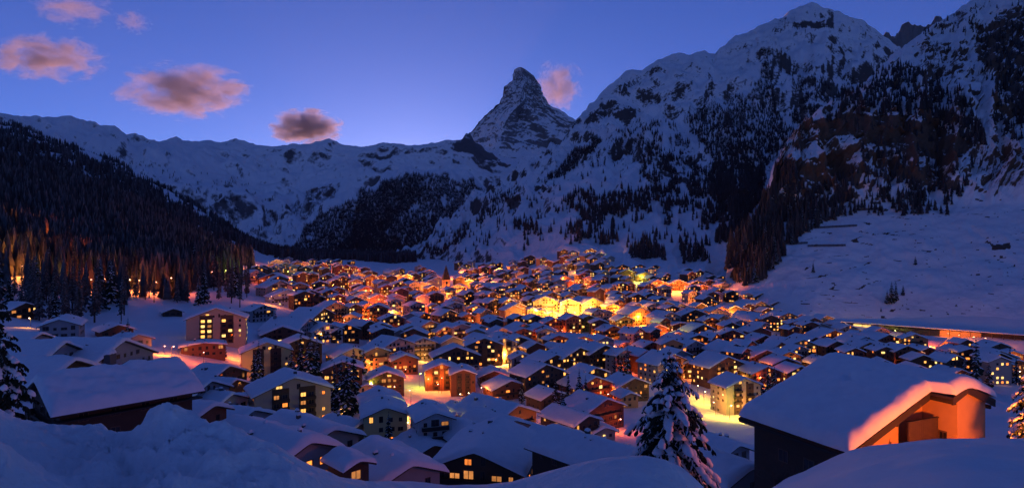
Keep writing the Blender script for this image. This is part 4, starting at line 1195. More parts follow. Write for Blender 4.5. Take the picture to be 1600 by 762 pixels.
MB().box(4.42, -1.2, 3.0, 4.75, -.6, 5.2).build('shutter', M['timber'], RC)
MB().prism([(4.45, -6), (8.6, -6), (8.6, roofz(8.6) - .25), (4.45, roofz(4.45) - .25)], 3.0, 3.4).build('recess_wall', M['wood_dark'], RC)
MB().box(7.0, 1.9, -6, 7.5, 2.5, roofz(7.5) - .3).build('corner_post', M['wood'], RC)
MB().box(-15.3, 1.3, -6, -15.02, 15.0, roofz(-15.3) - .3).build('side_wall', M['wood_dark'], RC)
MB().box(-15.0, 14.7, -6, 8.6, 15.0, 5.4).build('rear_wall', M['wood_dark'], RC)
MB().box(8.62, 3.4, -6, 8.9, 15.0, roofz(8.9) - .3).build('side_wall', M['wood_dark'], RC)
add_window(RC, -3.2, 1.995, 8.9, 1.1, 1.5, 0, 'glass')
add_window(RC, -6.2, 1.995, 8.3, .9, 1.2, 0, 'glass')
add_window(RC, -1.005, -.4, 4.4, .9, 2.6, -math.pi / 2, 'glass')
for (y, z, w, hh) in ((3.2, 1.8, 1.6, 1.6), (6.4, 1.8, 1.6, 1.6), (10.2, 1.8, 1.6, 1.6)):
    add_window(RC, -15.305, y, z, w, hh, -math.pi / 2, 'glass')
for q in range(6):
    MB().box(XL + .3, .8 + q * 2.9, roofz(XL) - .38, -15.32, 1.02 + q * 2.9, roofz(XL) - .17).build('rafter', M['timber'], RC)
MB().box(XL - .12, .2, roofz(XL) - .22, XL + .02, 16.0, roofz(XL) - .02).build('gutter', M['metal'], RC)

# ------------------------------------------------------------------ trees
def fir_meshes(seed, H, R, whorls, per, snow, bare=.12, sparse=1.0, droop=.35, mat='needles'):
    r = random.Random(seed)
    V, Fc, A = [], [], []
    for k in range(whorls):
        t = (k + r.uniform(-.3, .3)) / (whorls - 1)
        t = min(max(t, 0), 1)
        z0 = H * (bare + (.985 - bare) * t)
        rad = R * ((1 - t) ** .85 + .03) * r.uniform(.75, 1.1)
        for b in range(per):
            if r.random() > sparse: continue
            a = (b + r.uniform(-.4, .4)) / per * 2 * math.pi + k * 1.3
            q = rad * r.uniform(.65, 1.1)
            c, s = math.cos(a), math.sin(a); w = q * r.uniform(.20, .32) + .12
            dz = -droop * q * r.uniform(.7, 1.3)
            i = len(V)
            zs = z0 + r.uniform(-.15, .15)
            m = .58
            V += [(0, 0, zs), (c * q * m, s * q * m, zs + dz * m * .55 + .04 * q), (c * q, s * q, zs + dz),
                  (c * q * m - s * w, s * q * m + c * w, zs + dz * m - .10 * q - .1), (c * q * m + s * w, s * q * m - c * w, zs + dz * m - .10 * q - .1),
                  (c * q * .85, s * q * .85, zs + dz - .22 * q - .15)]
            Fc += [(i, i + 3, i + 1), (i, i + 1, i + 4), (i + 1, i + 3, i + 2), (i + 1, i + 2, i + 4), (i + 3, i + 5, i + 2), (i + 4, i + 2, i + 5)]
            sn = r.random() < snow
            A += [.1, .95 if sn else .2, .5 if sn else .1, .1, .1, 0]
    cm = mesh_np('crown', V, Fc, [M[mat]], smooth=False, attrs={'snowy': A})
    tm = MB().tube([(0, 0, -2.5), (0, 0, H * .5), (0, 0, H * .97)], [H * .013 + .06, H * .009 + .03, .03], 6).mesh('trunk', M['bark'])
    return cm, tm

PROTO = [fir_meshes(1, 20, 3.3, 20, 8, .55), fir_meshes(2, 20, 2.7, 22, 7, .45), fir_meshes(3, 20, 3.6, 18, 8, .65), fir_meshes(4, 20, 2.0, 30, 7, .5, .16, .8, .3, 'frosted'),
         fir_meshes(5, 20, 1.8, 30, 7, .5, .24, .7, .2, 'frosted'), fir_meshes(6, 20, 2.3, 28, 8, .6, .12, .85, .35, 'frosted')]
TREES = []


def tree(x, y, z, h, k, name='spruce_tree', label=None, cat='tree', group=None, wide=1.0):
    r = empty(name, (x, y, z), (x * 7.3 + y * 3.1) % 6.28)
    s = h / 20.0
    r.scale = (s * wide, s * wide, s)
    tag(r, label, cat, group)
    cm, tm = PROTO[k]
    link('trunk', tm, r); link('crown', cm, r)
    TREES.append(dict(o=r, px=CX + x / y * F, py=CY - (z + h / 2 - ZC) / y * F, label=label, y=y))
    return r

FO, FR, FY2 = (1, .27, .035), (1, .14, .02), (1, .50, .10)
FOREST_LAMPS = [(4, 322, FY2, 3600), (20, 335, FO, 4200), (33, 306, FO, 3000), (48, 350, FO, 3600), (62, 318, FO, 2500), (94, 304, FY2, 2600), (110, 360, FR, 4200), (122, 318, FR, 1800), (143, 302, FR, 1500), (165, 308, FR, 1500), (182, 345, FY2, 1200),
                (204, 318, FO, 1500), (219, 320, FO, 1500), (245, 322, FR, 1300), (286, 330, FR, 1300), (268, 338, FO, 700), (330, 400, FR, 1200), (352, 425, (.82, .85, .08), 1000), (26, 420, FO, 5000), (75, 420, FR, 4000)]
_FL = [((p - CX) / F * float(gs(y)), float(gs(y)), p) for p, y, c, w in FOREST_LAMPS]


def clear_of_lamps(x, y):
    px = CX + x / y * F
    for lx, ly, lp in _FL:
        if math.hypot(x - lx, y - ly) < 11 or (abs(px - lp) < 3.5 and ly - 90 < y < ly): return False
    return True

# left forest: the front trees one by one
r = random.Random(5)
cnt = 0; spots = []
while cnt < 175:
    px = r.uniform(-25, 388); Y = r.uniform(0, 1) ** 1.3 * 190 + 238 - 14 * math.sin(px / 60)
    if 205 < px < 300 and Y < 300: continue
    if px > 300 and Y < 285 + (px - 300) * .3: continue
    Y = float(gs(Y)); x = (px - CX) / F * Y
    if any((x - a) ** 2 + (Y - b) ** 2 < 36 for a, b in spots): continue
    if not clear_of_lamps(x, Y): continue
    spots.append((x, Y))
    tree(x, Y, ZC + zg(px, Y), r.uniform(20, 36), r.choice((0, 3, 3, 4, 4, 5, 5)), label='snow dusted conifer among the trunks of the forest on the left slope', group='front trees of the left forest')
    cnt += 1

# snowy firs between the houses: base pixel, height
VT = [(397, 612, 13), (404, 600, 15), (470, 600, 20), (484, 605, 21), (495, 598, 17), (455, 605, 15), (460, 636, 15), (542, 655, 19), (552, 648, 21), (533, 650, 17), (522, 640, 15), (568, 585, 11), (607, 722, 10), (596, 650, 8), (351, 560, 8), (200, 540, 10),
      (868, 660, 14), (878, 668, 13), (888, 655, 15), (905, 632, 13), (915, 640, 12), (835, 612, 12), (845, 618, 10), (980, 592, 15), (970, 590, 12), (960, 585, 10), (863, 520, 15), (872, 522, 14), (882, 520, 15), (893, 516, 12), (862, 570, 9), (885, 497, 14),
      (915, 505, 12), (1190, 632, 13), (1200, 626, 14), (1210, 622, 13), (1188, 550, 12), (1170, 545, 11), (1216, 560, 12), (1525, 612, 23), (1508, 600, 13), (1545, 605, 12), (1578, 590, 15), (1588, 600, 13), (640, 495, 10), (655, 500, 12), (560, 470, 12), (548, 460, 14), (430, 520, 12),
      (700, 600, 8), (730, 610, 9), (815, 640, 10), (1040, 525, 10), (740, 545, 10), (675, 560, 12)]
for i, (px, py, h) in enumerate(VT):
    Y = solve(px, py)
    if Y: tree((px - CX) / F * Y, Y, ZC + zg(px, Y), h * 1.4, (0, 2, 1, 2)[i % 4], name='snowy_fir', cat='tree', group='snowy firs between the village houses')

# lone trees on the right snow slope
for i, (px, py, h, lb) in enumerate([(1393, 474, 17, 'tall dark spruce of the clump alone on the wide right slope'), (1400, 471, 15, 'middle spruce of the clump alone on the wide right slope'), (1386, 475, 11, 'short left spruce of the clump on the wide right slope'),
                                     (1411, 462, 9, 'small spruce just right of the clump on the wide right slope'), (1270, 426, 10, 'single dark tree on the smooth slope left of the clump'), (1430, 414, 8, 'solitary small tree high on the wide right slope'), (1376, 487, 4, 'tiny bush below the clump on the right slope')]):
    q = on_sheet(S6, np.array([float(px)]), np.array([float(py)]))
    if len(q): tree(*q[0], h * 1.45, (0, 1, 2)[i % 3], label=lb, wide=1.2)

# wood above the right end of the village
r = random.Random(9)
WOOD = [(1115, 372), (1160, 356), (1215, 350), (1240, 335), (1290, 322), (1295, 345), (1252, 372), (1218, 410), (1192, 440), (1160, 450), (1132, 425), (1115, 400)]
n = 0; t = 0
while n < 78 and t < 4000:
    t += 1
    px = r.uniform(1110, 1300); py = r.uniform(330, 455)
    if not in_poly(np.array([px]), np.array([py]), WOOD)[0]: continue
    q = on_sheet(S6, np.array([px]), np.array([py]))
    if not len(q): continue
    Y = solve(px, py, 0, 620, 1800)
    if Y and Y < q[0][1]: q = np.array([((px - CX) / F * Y, Y, ZC + zg(px, Y))])
    tree(*q[0], r.uniform(17, 28), r.choice((0, 1, 2, 5)), label='dark spruce in the steep wood above the right end of the village', group='wood above the right village'); n += 1

def on_front(px, py):
    q = [on_sheet(sh, np.array([px]), np.array([py])) for sh in (S6, S4)]
    q = [p[0] for p in q if len(p)]
    Y = solve(px, py, 0, 620, 1900)
    if Y: q.append(np.array([(px - CX) / F * Y, Y, ZC + zg(px, Y)]))
    return min(q, key=lambda p: p[1]) if q else None

# ---- woods far off: one mass of conifers
def forest(name, pts, hmin, hmax, label, seed, snow=.25, wide=.17):
    g = np.random.default_rng(seed)
    N = len(pts)
    h = g.uniform(hmin, hmax, N); rr = h * wide * g.uniform(.8, 1.25, N); rot = g.uniform(0, 6.28, N)
    tiers = [(.05, .50, 1.0), (.30, .78, .72), (.58, 1.0, .45)]
    n = 5
    VV, FF, AA = [], [], []
    base = 0
    sn = g.uniform(0, snow, N) * (g.random(N) < .7)
    for (z0, z1, rs) in tiers:
        a = rot[:, None] + np.arange(n)[None, :] * 2 * np.pi / n + g.uniform(-.3, .3, (N, n))
        q = rr[:, None] * rs * g.uniform(.7, 1.2, (N, n))
        ring = np.stack([pts[:, 0:1] + np.cos(a) * q, pts[:, 1:2] + np.sin(a) * q, pts[:, 2:3] + h[:, None] * (z0 + g.uniform(-.05, .05, (N, n)))], -1)
        apex = np.stack([pts[:, 0], pts[:, 1], pts[:, 2] + h * z1], -1)[:, None, :]
        v = np.concatenate([ring, apex], 1).reshape(-1, 3)
        i = base + np.arange(N)[:, None] * (n + 1)
        k = np.arange(n)[None, :]
        f = np.stack([i + k, i + (k + 1) % n, np.broadcast_to(i + n, (N, n))], -1).reshape(-1, 3)
        at = np.concatenate([np.repeat(sn[:, None] * .5, n, 1), sn[:, None] * 1.6], 1).ravel()
        VV.append(v); FF.append(f); AA.append(at); base += len(v)
    me = mesh_np(name, np.concatenate(VV), np.concatenate(FF), [M['far_forest']], smooth=False, attrs={'snowy': np.clip(np.concatenate(AA), 0, 1)})
    return tag(link(name, me), label, 'forest', kind='stuff')


def scatter(poly, n, seed, sheet, gate=None, jit=8):
    g = np.random.default_rng(seed)
    xs = [p[0] for p in poly]; ys = [p[1] for p in poly]
    px = g.uniform(min(xs), max(xs), n * 3); py = g.uniform(min(ys), max(ys), n * 3)
    wx = px + fbm(px / 25, py / 25, 3) * jit; wy = py + fbm(px / 25 + 40, py / 25, 3) * jit
    ok = in_poly(wx, wy, poly)
    if gate is not None: ok &= fbm(px / 22 + seed, py / 14, 3) > gate
    return on_sheet(sheet, px[ok], py[ok])[:n]

# left hillside behind the front trees
g = np.random.default_rng(2)
pts = []
N = 19000
px = g.uniform(-60, 500, N); Yv = np.exp(g.uniform(math.log(300), math.log(1890), N))
gate = fbm(px / 40, np.log(Yv) * 12, 4)
for a, b, c in zip(px, Yv, gate):
    if a > 290 and b < 340 + (a - 290) * 3.0: continue
    if 200 < a < 300 and b < 330: continue
    if a > 395 and b < 1050: continue
    top = (b / 1890)
    if c < -.62 + max(0, top - .50) * 2.0: continue
    b = float(gs(b)); x_ = (a - CX) / F * b
    if b < 760 and not clear_of_lamps(x_, b): continue
    pts.append((x_, b, ZC + zg(a, b) - .5))
for a, b in zip(g.uniform(-40, 392, 2100), g.uniform(290, 450, 2100)):
    if 195 < a < 300 and b < 312: continue
    if a > 290 and b < 325 + (a - 290) * 1.2: continue
    b = float(gs(b)); x_ = (a - CX) / F * b
    if not clear_of_lamps(x_, b): continue
    pts.append((x_, b, ZC + zg(a, b) - .5))
for a, b in zip(g.uniform(330, 650, 5200), np.exp(g.uniform(math.log(1150), math.log(1890), 5200))):
    if a < 420 or b > 1150 + 520 * max(0, math.sin((a - 420) / 60.0)) * .35:
        b = float(gs(b)); pts.append(((a - CX) / F * b, b, ZC + zg(a, b) - .5))
forest('hillside_forest', np.array(pts), 17, 32, 'dark conifer forest covering the steep hillside on the left', 3, .22)
# valley head woods and the middle hill
pts = [scatter([(455, 395), (480, 352), (520, 330), (560, 306), (600, 286), (640, 272), (690, 272), (740, 284), (755, 296), (765, 330), (740, 370), (690, 395), (640, 418), (470, 418)], 9000, 4, S3, -.62),
       scatter([(560, 320), (600, 290), (640, 275), (660, 300), (600, 360), (560, 390), (540, 380)], 2000, 5, S3), scatter([(500, 425), (520, 385), (560, 368), (610, 368), (640, 390), (645, 425)], 1800, 77, S3), scatter([(640, 420), (690, 385), (740, 340), (765, 300), (772, 330), (740, 375), (680, 415)], 1800, 78, S3)]
forest('hill_forest', np.concatenate(pts), 15, 26, 'dark conifer forest on the rounded hill below the pyramid peak', 6, .10)
pts = [scatter([(0, 215), (120, 235), (230, 275), (320, 320), (400, 355), (470, 385), (420, 410), (200, 390), (0, 330)], 4200, 7, S1, -.05), scatter([(455, 330), (480, 300), (520, 290), (530, 310), (500, 330), (470, 345)], 300, 8, S1, -.2), scatter([(180, 240), (300, 270), (420, 290), (480, 330), (420, 350), (300, 320)], 900, 9, S1, .25)]
forest('valley_forest', np.concatenate(pts), 14, 24, 'patchy dark woods low on the snow ridge at the valley head', 10, .12)
g = np.random.default_rng(71)
pts = []
for pl, n in ((WOOD, 420), ([(985, 382), (1032, 380), (1040, 408), (990, 410)], 60), ([(1064, 380), (1104, 380), (1112, 412), (1072, 414)], 60), ([(880, 385), (905, 378), (915, 396), (890, 402)], 16), ([(935, 372), (965, 372), (968, 392), (940, 392)], 22), ([(1115, 372), (1135, 360), (1200, 300), (1215, 330), (1180, 380), (1130, 400)], 260)):
    xs_ = [p[0] for p in pl]; ys_ = [p[1] for p in pl]; k = 0
    while k < n:
        a, b = g.uniform(min(xs_), max(xs_)), g.uniform(min(ys_), max(ys_))
        if not in_poly(np.array([a]), np.array([b]), pl)[0]: continue
        k += 1
        q = on_front(a, b)
        if q is not None: pts.append(q)
forest('slope_wood', np.array(pts), 15, 27, 'dense dark wood and clumps on the slope above the right village', 72, .10)
# shoulder mountain
pts = []
for k, (pl, n, gt) in enumerate([
    ([(1070, 190), (1110, 165), (1150, 150), (1188, 142), (1192, 80), (1203, 78), (1206, 110), (1222, 190), (1248, 212), (1225, 235), (1200, 255), (1195, 300), (1180, 330), (1130, 330), (1110, 300), (1118, 250), (1088, 215)], 3400, -.6),
    ([(1238, 112), (1300, 132), (1330, 112), (1352, 142), (1322, 176), (1290, 186), (1262, 206), (1244, 190), (1236, 150)], 800, -.1),
    ([(855, 278), (900, 237), (940, 212), (936, 230), (902, 260), (870, 282)], 800, None),
    ([(880, 305), (920, 292), (935, 312), (1010, 298), (1018, 330), (960, 342), (930, 347), (895, 332)], 420, -.35),
    ([(1000, 240), (1060, 235), (1090, 255), (1200, 270), (1200, 350), (1115, 372), (1090, 330), (1040, 330), (1005, 290)], 1300, -.1),
    ([(800, 345), (850, 338), (850, 368), (810, 366)], 60, -.2), ([(880, 335), (960, 340), (960, 372), (900, 376)], 110, 0), ([(980, 378), (1040, 380), (1040, 408), (985, 408)], 90, -.1), ([(1060, 378), (1105, 380), (1112, 412), (1070, 414)], 80, -.2),
    ([(620, 415), (700, 372), (760, 330), (790, 300), (880, 250), (1000, 220), (1110, 300), (1110, 380), (900, 380), (720, 400)], 620, .15),
    ([(640, 412), (730, 345), (790, 290), (800, 300), (760, 345), (700, 395), (650, 418)], 700, -.3),
    ([(940, 215), (1000, 190), (1080, 190), (1080, 230), (1000, 235)], 260, .1)]):
    pts.append(scatter(pl, n, 20 + k, S4, gt))
forest('mountain_forest', np.concatenate(pts), 13, 22, 'dark conifer woods on the snowy shoulder mountain', 11, .08)
# cliff mountain
pts = []
for k, (pl, n, gt) in enumerate([
    ([(1288, 178), (1300, 160), (1340, 132), (1395, 98), (1440, 122), (1485, 140), (1505, 190), (1512, 222), (1495, 232), (1440, 190), (1380, 178), (1330, 178)], 900, -.55),
    ([(1520, 60), (1600, 20), (1610, 225), (1560, 228), (1530, 180)], 420, -.15),
    ([(1270, 178), (1500, 200), (1512, 232), (1440, 215), (1300, 200)], 120, .1),
    ([(1200, 300), (1290, 285), (1400, 280), (1500, 300), (1480, 335), (1330, 340), (1290, 350), (1200, 345)], 230, .0),
    ([(1172, 310), (1200, 265), (1222, 260), (1235, 300), (1230, 345), (1190, 400), (1150, 415)], 900, None), ([(1225, 300), (1290, 295), (1290, 340), (1225, 350)], 120, -.3), ([(1290, 300), (1330, 298), (1330, 345), (1290, 350)], 60, -.4), ([(1405, 308), (1440, 306), (1450, 332), (1412, 336)], 40, -.5),
    ([(1330, 215), (1500, 245), (1500, 300), (1300, 280)], 110, .1), ([(1440, 35), (1600, -30), (1600, 60), (1440, 100)], 120, .15)]):
    pts.append(scatter(pl, n, 50 + k, S6, gt))
forest('cliff_forest', np.concatenate(pts), 11, 19, 'dark conifers clinging to the cliffs and ledges of the right mountain', 12, .10)

# ------------------------------------------------------------------ large firs near the camera
def hero_fir(loc, H, R, whorls, per, seed, label, snow=.8, zmin=.0, name='fir_tree'):
    r = random.Random(seed)
    root = empty(name, loc)
    tag(root, label, 'tree')
    MB().tube([(0, 0, -2), (0.1, 0, H * .4), (-.05, .05, H * .75), (0, 0, H * .99)], [H * .016, H * .012, H * .006, .03], 8).build('trunk', M['bark'], root, True)
    V, Fc, A = [], [], []
    SV, SF = [], []
    wood = MB()

    def clump(c, d, ln, wd, th):
        """lumpy pillow of snow lying on a branch: centre, direction, half length, half width, thickness"""
        u = Vector(d).normalized(); side = u.cross(Vector((0, 0, 1))).normalized(); up = side.cross(u)
        b = len(SV); n, m_ = 8, 7
        ph = r.uniform(0, 50)
        for i in range(m_):
            th_ = math.pi * i / (m_ - 1)
            for j in range(n):
                ps = 2 * math.pi * j / n
                p = (math.cos(th_), math.sin(th_) * math.cos(ps), math.sin(th_) * math.sin(ps))
                k = 1 + .35 * mnoise.noise(Vector((p[0] * 1.7 + ph, p[1] * 1.7, p[2] * 1.7)))
                zz = p[2] * th * (1 if p[2] > 0 else .35)
                SV.append(tuple(Vector(c) + u * (p[0] * ln * k) + side * (p[1] * wd * k) + up * (zz * k) + Vector((0, 0, -.25 * abs(p[1]) * wd))))
        for i in range(m_ - 1):
            for j in range(n):
                SF.append((b + i * n + j, b + i * n + (j + 1) % n, b + (i + 1) * n + (j + 1) % n, b + (i + 1) * n + j))
    for k in range(whorls):
        t = k / (whorls - 1)
        if t < zmin: continue
        z0 = H * (.06 + .92 * t)
        rad = R * ((1 - t) ** .66 + .02)
        for b in range(max(4, int(per * (1 - .35 * t)))):
            a = (b + r.uniform(-.4, .4)) / per * 2 * math.pi + k * 2.1
            ln = rad * r.uniform(.6, 1.15)
            c, s = math.cos(a), math.sin(a)
            n = 6
            pts = []
            lift = r.uniform(.02, .22) * (1 if t < .8 else 2)
            for q in range(n + 1):
                f = q / n
                pts.append(Vector((c * ln * f, s * ln * f, z0 + ln * (lift * math.sin(f * 2.2) - .48 * f * f))))
            wood.tube([tuple(p) for p in pts[::2]], [.05, .035, .02, .01], 4)
            load = r.random() < snow
            for q in range(1, n + 1):
                p = pts[q]; d = (pts[q] - pts[q - 1]).normalized()
                side = Vector((-d.y, d.x, 0)).normalized()
                wl = ln * .34 * (1 - .55 * q / n) + .15
                for sg in (-1, 1, -1, 1):
                    tw = (side * sg * r.uniform(.7, 1.1) + d * r.uniform(.2, .9) + Vector((0, 0, r.uniform(-.75, -.1)))).normalized()
                    L_ = wl * r.uniform(.6, 1.2)
                    w_ = L_ * r.uniform(.13, .22) + .03
                    nrm = tw.cross(Vector((0, 0, 1))).normalized()
                    o = p + d * r.uniform(-.5, .2) * ln / n
                    i = len(V)
                    mid = o + tw * L_ * .5
                    e = o + tw * L_ + Vector((0, 0, -.22 * L_))
                    dn = Vector((0, 0, -w_ * 1.3))
                    V.extend([tuple(o), tuple(mid + nrm * w_ + dn * .5), tuple(mid + Vector((0, 0, w_ * .3))), tuple(mid - nrm * w_ + dn * .5), tuple(e), tuple(mid + dn * 2)])
                    Fc.extend([(i, i + 1, i + 2), (i, i + 2, i + 3), (i + 2, i + 1, i + 4), (i + 3, i + 2, i + 4), (i + 1, i + 5, i + 4), (i + 3, i + 4, i + 5)])
                    ss = 1 if (load and r.random() < .45) else 0
                    A.extend([.15, .05, .9 * ss + .1, .05, .6 * ss, 0])
                if load and q >= 2 and r.random() < .55:
                    clump(p + Vector((0, 0, .05)), d, ln / n * r.uniform(.8, 1.3), ln * .10 * r.uniform(.8, 1.5) + .05, ln * .06 * r.uniform(.8, 1.5) + .05)
    link('branch', wood.mesh('branch', M['bark']), root)
    link('foliage', mesh_np('foliage', V, Fc, [M['needles']], smooth=False, attrs={'snowy': A}), root)
    tag(link('snow_load', mesh_np('snow_load', SV, SF, [M['snow_roof']]), root), kind='stuff')
    return root

hero_fir(P(1046, 385 + 33.5 / 60 * F, 60), 23.6, 7.0, 32, 11, 41, 'large snow laden fir standing tall in the centre right foreground', .75, .22)
hero_fir(P(-6, 385 + 17.0 / 40 * F, 40), 14.6, 2.7, 24, 9, 42, 'snowy fir cut off by the left edge beside the dark chalet', .55, .05)
hero_fir(P(1622, 385 + 24.5 / 63 * F, 63), 14.8, 3.3, 22, 9, 43, 'orange lit snowy fir at the right edge beside the big chalet', .9, .05)

# ------------------------------------------------------------------ lamps
O_, R_, Y_, G_ = (1, .225, .022), (1, .12, .014), (1, .38, .05), (.82, .78, .06)
LAMPS = []
_glow = {}


def glow_mat(c):
    if c not in _glow:
        m = lit_mat('lamp_glow_%d' % len(_glow), tuple(.25 + .75 * v for v in c), 9, 0)
        _glow[c] = m
    return _glow[c]


def street_lamp(x, y, z, h, col, power, label=None, rad=.35):
    root = empty('street_lamp', (x, y, z), (x * 3.3) % 6.28)
    tag(root, label, 'street lamp', 'street lamps of the village')
    MB().tube([(0, 0, -1.5), (0, 0, h * .6), (0, 0, h)], [.09, .07, .06], 6).build('pole', M['metal'], root)
    MB().tube([(0, 0, h - .05), (.35, 0, h + .12), (.8, 0, h + .12)], .045, 5).build('arm', M['metal'], root)
    MB().prism([(.55, h + .12), (1.15, h + .12), (1.05, h + .26), (.65, h + .26)], -.16, .16).build('lamp_hood', M['metal'], root)
    s = MB().tube([(.85, 0, h - .12), (.85, 0, h - .02), (.85, 0, h + .11)], [rad * .5, rad * .75, rad * .55], 8).build('lamp_globe', glow_mat(col), root, True)
    ld = bpy.data.lights.new('lamp_light', 'POINT')
    ld.energy = power * (1 if y < 100 else 2.4 + .9 * min(1, max(0, (y - 380) / 300))); ld.color = col; ld.shadow_soft_size = .4
    lo = link('lamp_light', ld, root); lo.location = (.85, 0, h - .6)
    LAMPS.append(dict(o=root, px=CX + x / y * F, py=CY - (z + h - ZC) / y * F, label=label, y=y))
    return root

# pixel where the lamp stands on the ground, colour, watts, pole height
LP = [
    (634, 690, G_, 900, 6), (640, 655, G_, 350, 5), (655, 606, G_, 600, 7), (625, 612, G_, 700, 6), (578, 612, G_, 500, 5), (508, 592, G_, 250, 5),
    (642, 632, R_, 900, 6), (652, 655, R_, 500, 5), (690, 614, O_, 700, 7), (668, 612, O_, 500, 6), (715, 617, O_, 700, 6), (735, 632, Y_, 700, 5), (722, 634, Y_, 500, 5), (752, 622, O_, 300, 5), (540, 655, Y_, 900, 5),
    (770, 566, Y_, 2500, 6), (790, 568, Y_, 2500, 6), (750, 562, Y_, 1000, 6), (660, 520, G_, 1500, 7), (640, 560, G_, 700, 6),
    (868, 508, Y_, 5500, 8), (884, 505, Y_, 9000, 8), (897, 501, Y_, 17000, 7), (910, 504, Y_, 11000, 7), (852, 503, Y_, 5000, 8), (924, 494, Y_, 5500, 8), (838, 498, Y_, 3500, 8), (893, 512, Y_, 5500, 8), (872, 492, Y_, 4500, 8),
    (945, 486, Y_, 5000, 8), (965, 498, O_, 3500, 8), (1000, 505, O_, 4000, 8), (985, 520, G_, 1800, 7), (1010, 527, G_, 2500, 7), (1045, 540, O_, 2500, 7), (1035, 548, R_, 1500, 6),
    (925, 616, O_, 2600, 7), (950, 622, O_, 1800, 6), (968, 618, O_, 900, 6), (884, 664, O_, 500, 4), (872, 655, O_, 350, 4), (866, 692, O_, 300, 4), (886, 704, O_, 300, 4), (848, 606, Y_, 300, 5), (845, 668, R_, 300, 4),
    (1118, 650, Y_, 900, 6), (1140, 655, G_, 800, 6), (1100, 632, G_, 700, 6), (1168, 652, Y_, 600, 5), (1090, 622, Y_, 700, 6), (1190, 606, R_, 900, 6), (1180, 590, R_, 600, 6), (1215, 602, O_, 500, 6),
    (1142, 505, Y_, 7000, 7), (1160, 508, Y_, 6000, 7), (1180, 512, O_, 4000, 7), (1205, 512, Y_, 5000, 7), (1222, 512, O_, 3500, 7), (1250, 522, O_, 4500, 7), (1270, 524, O_, 3000, 7), (1128, 500, O_, 4000, 7),
    (1275, 560, Y_, 2500, 6), (1260, 556, O_, 1200, 6), (1320, 548, O_, 1200, 6), (1300, 545, O_, 900, 6), (1385, 545, O_, 1500, 6), (1415, 548, R_, 2200, 6), (1440, 552, R_, 1500, 6), (1455, 555, R_, 1500, 6), (1365, 528, Y_, 2500, 7), (1400, 530, G_, 1500, 7),
    (1500, 535, O_, 1500, 6), (1520, 538, O_, 2200, 6), (1540, 540, O_, 1500, 6), (1480, 532, O_, 1200, 6), (1575, 580, Y_, 1500, 6), (1565, 585, Y_, 700, 5), (1450, 575, Y_, 600, 5), (1495, 555, O_, 700, 5),
    (1018, 455, O_, 5000, 8), (1045, 458, O_, 4500, 8), (1070, 458, O_, 6000, 8), (1095, 460, R_, 3500, 8), (1118, 463, O_, 4000, 8), (990, 445, G_, 2500, 7), (1005, 436, G_, 2500, 7), (1100, 478, O_, 3000, 7), (1135, 470, R_, 1800, 7),
    (880, 446, O_, 7000, 8), (905, 452, R_, 4000, 8), (925, 448, O_, 4000, 8), (850, 436, O_, 5000, 8), (925, 402, Y_, 3500, 6), (938, 402, G_, 2000, 6), (905, 425, Y_, 2500, 6), (870, 425, O_, 3000, 8), (912, 470, O_, 3500, 8), (950, 465, O_, 4000, 8),
    (760, 455, O_, 7000, 8), (735, 452, O_, 7000, 8), (790, 452, Y_, 7000, 8), (815, 462, Y_, 6000, 8), (720, 470, O_, 6000, 8), (697, 472, O_, 8000, 8), (680, 462, O_, 6000, 8), (660, 470, O_, 4500, 8), (750, 475, O_, 4500, 8), (775, 490, O_, 4000, 8), (740, 495, R_, 3000, 8), (700, 492, R_, 3500, 8),
    (640, 500, R_, 4200, 8), (655, 488, R_, 3500, 8), (612, 500, O_, 3500, 8), (625, 480, O_, 4000, 8), (590, 478, R_, 4000, 8), (568, 488, R_, 5200, 8), (558, 498, R_, 3500, 8), (590, 500, O_, 2500, 8), (530, 492, O_, 2500, 8), (545, 480, Y_, 1500, 8),
    (468, 455, O_, 6000, 9), (495, 448, O_, 5000, 9), (520, 458, O_, 4500, 9), (540, 450, O_, 5000, 9), (575, 452, O_, 6000, 9), (600, 445, Y_, 8000, 10), (612, 448, O_, 6000, 9), (640, 445, O_, 5000, 9), (670, 440, O_, 5500, 9), (700, 436, O_, 6000, 9), (720, 434, R_, 8000, 9), (745, 440, O_, 5000, 9), (780, 432, O_, 5000, 9), (820, 440, O_, 5000, 9),
    (440, 425, Y_, 5000, 9), (420, 418, O_, 6000, 9), (460, 420, O_, 6000, 9), (480, 430, O_, 5000, 9), (505, 425, O_, 5000, 9), (450, 436, G_, 4000, 9), (400, 425, O_, 4000, 9), (550, 430, R_, 5000, 9),
    (395, 612, Y_, 500, 5), (391, 600, Y_, 300, 4), (372, 562, O_, 500, 5), (255, 556, O_, 500, 4), (268, 556, O_, 300, 4), (48, 512, Y_, 250, 4), (352, 556, R_, 500, 5), (318, 572, R_, 500, 6), (366, 592, R_, 150, 4), (425, 478, O_, 1200, 7), (500, 530, Y_, 400, 5), (590, 565, Y_, 500, 6), (800, 545, O_, 900, 6),
    (940, 560, O_, 900, 6), (960, 555, O_, 600, 6), (870, 540, O_, 900, 6), (830, 522, O_, 1500, 7), (720, 525, O_, 1200, 7), (700, 545, O_, 700, 7), (1085, 560, O_, 500, 6), (1060, 575, Y_, 350, 6),
]
for (px, py, c, pw, h) in LP:
    Y = solve(px, py)
    if not Y: continue
    x = (px - CX) / F * Y
    # keep the pole out of house walls: step it towards the camera if it stands inside a footprint
    for _ in range(14):
        if any(math.hypot(x - q['x'], Y - q['y']) < q['rad'] * .95 for q in HOUSES):
            Y -= 1.6; x = (px - CX) / F * Y
        else: break
    street_lamp(x, Y, ZC + zg(px, Y), h * 1.15, c, pw)
rl = random.Random(77)
cand = [h for h in HOUSES if 170 < h['D'] < 900 and h['px'] > 360]
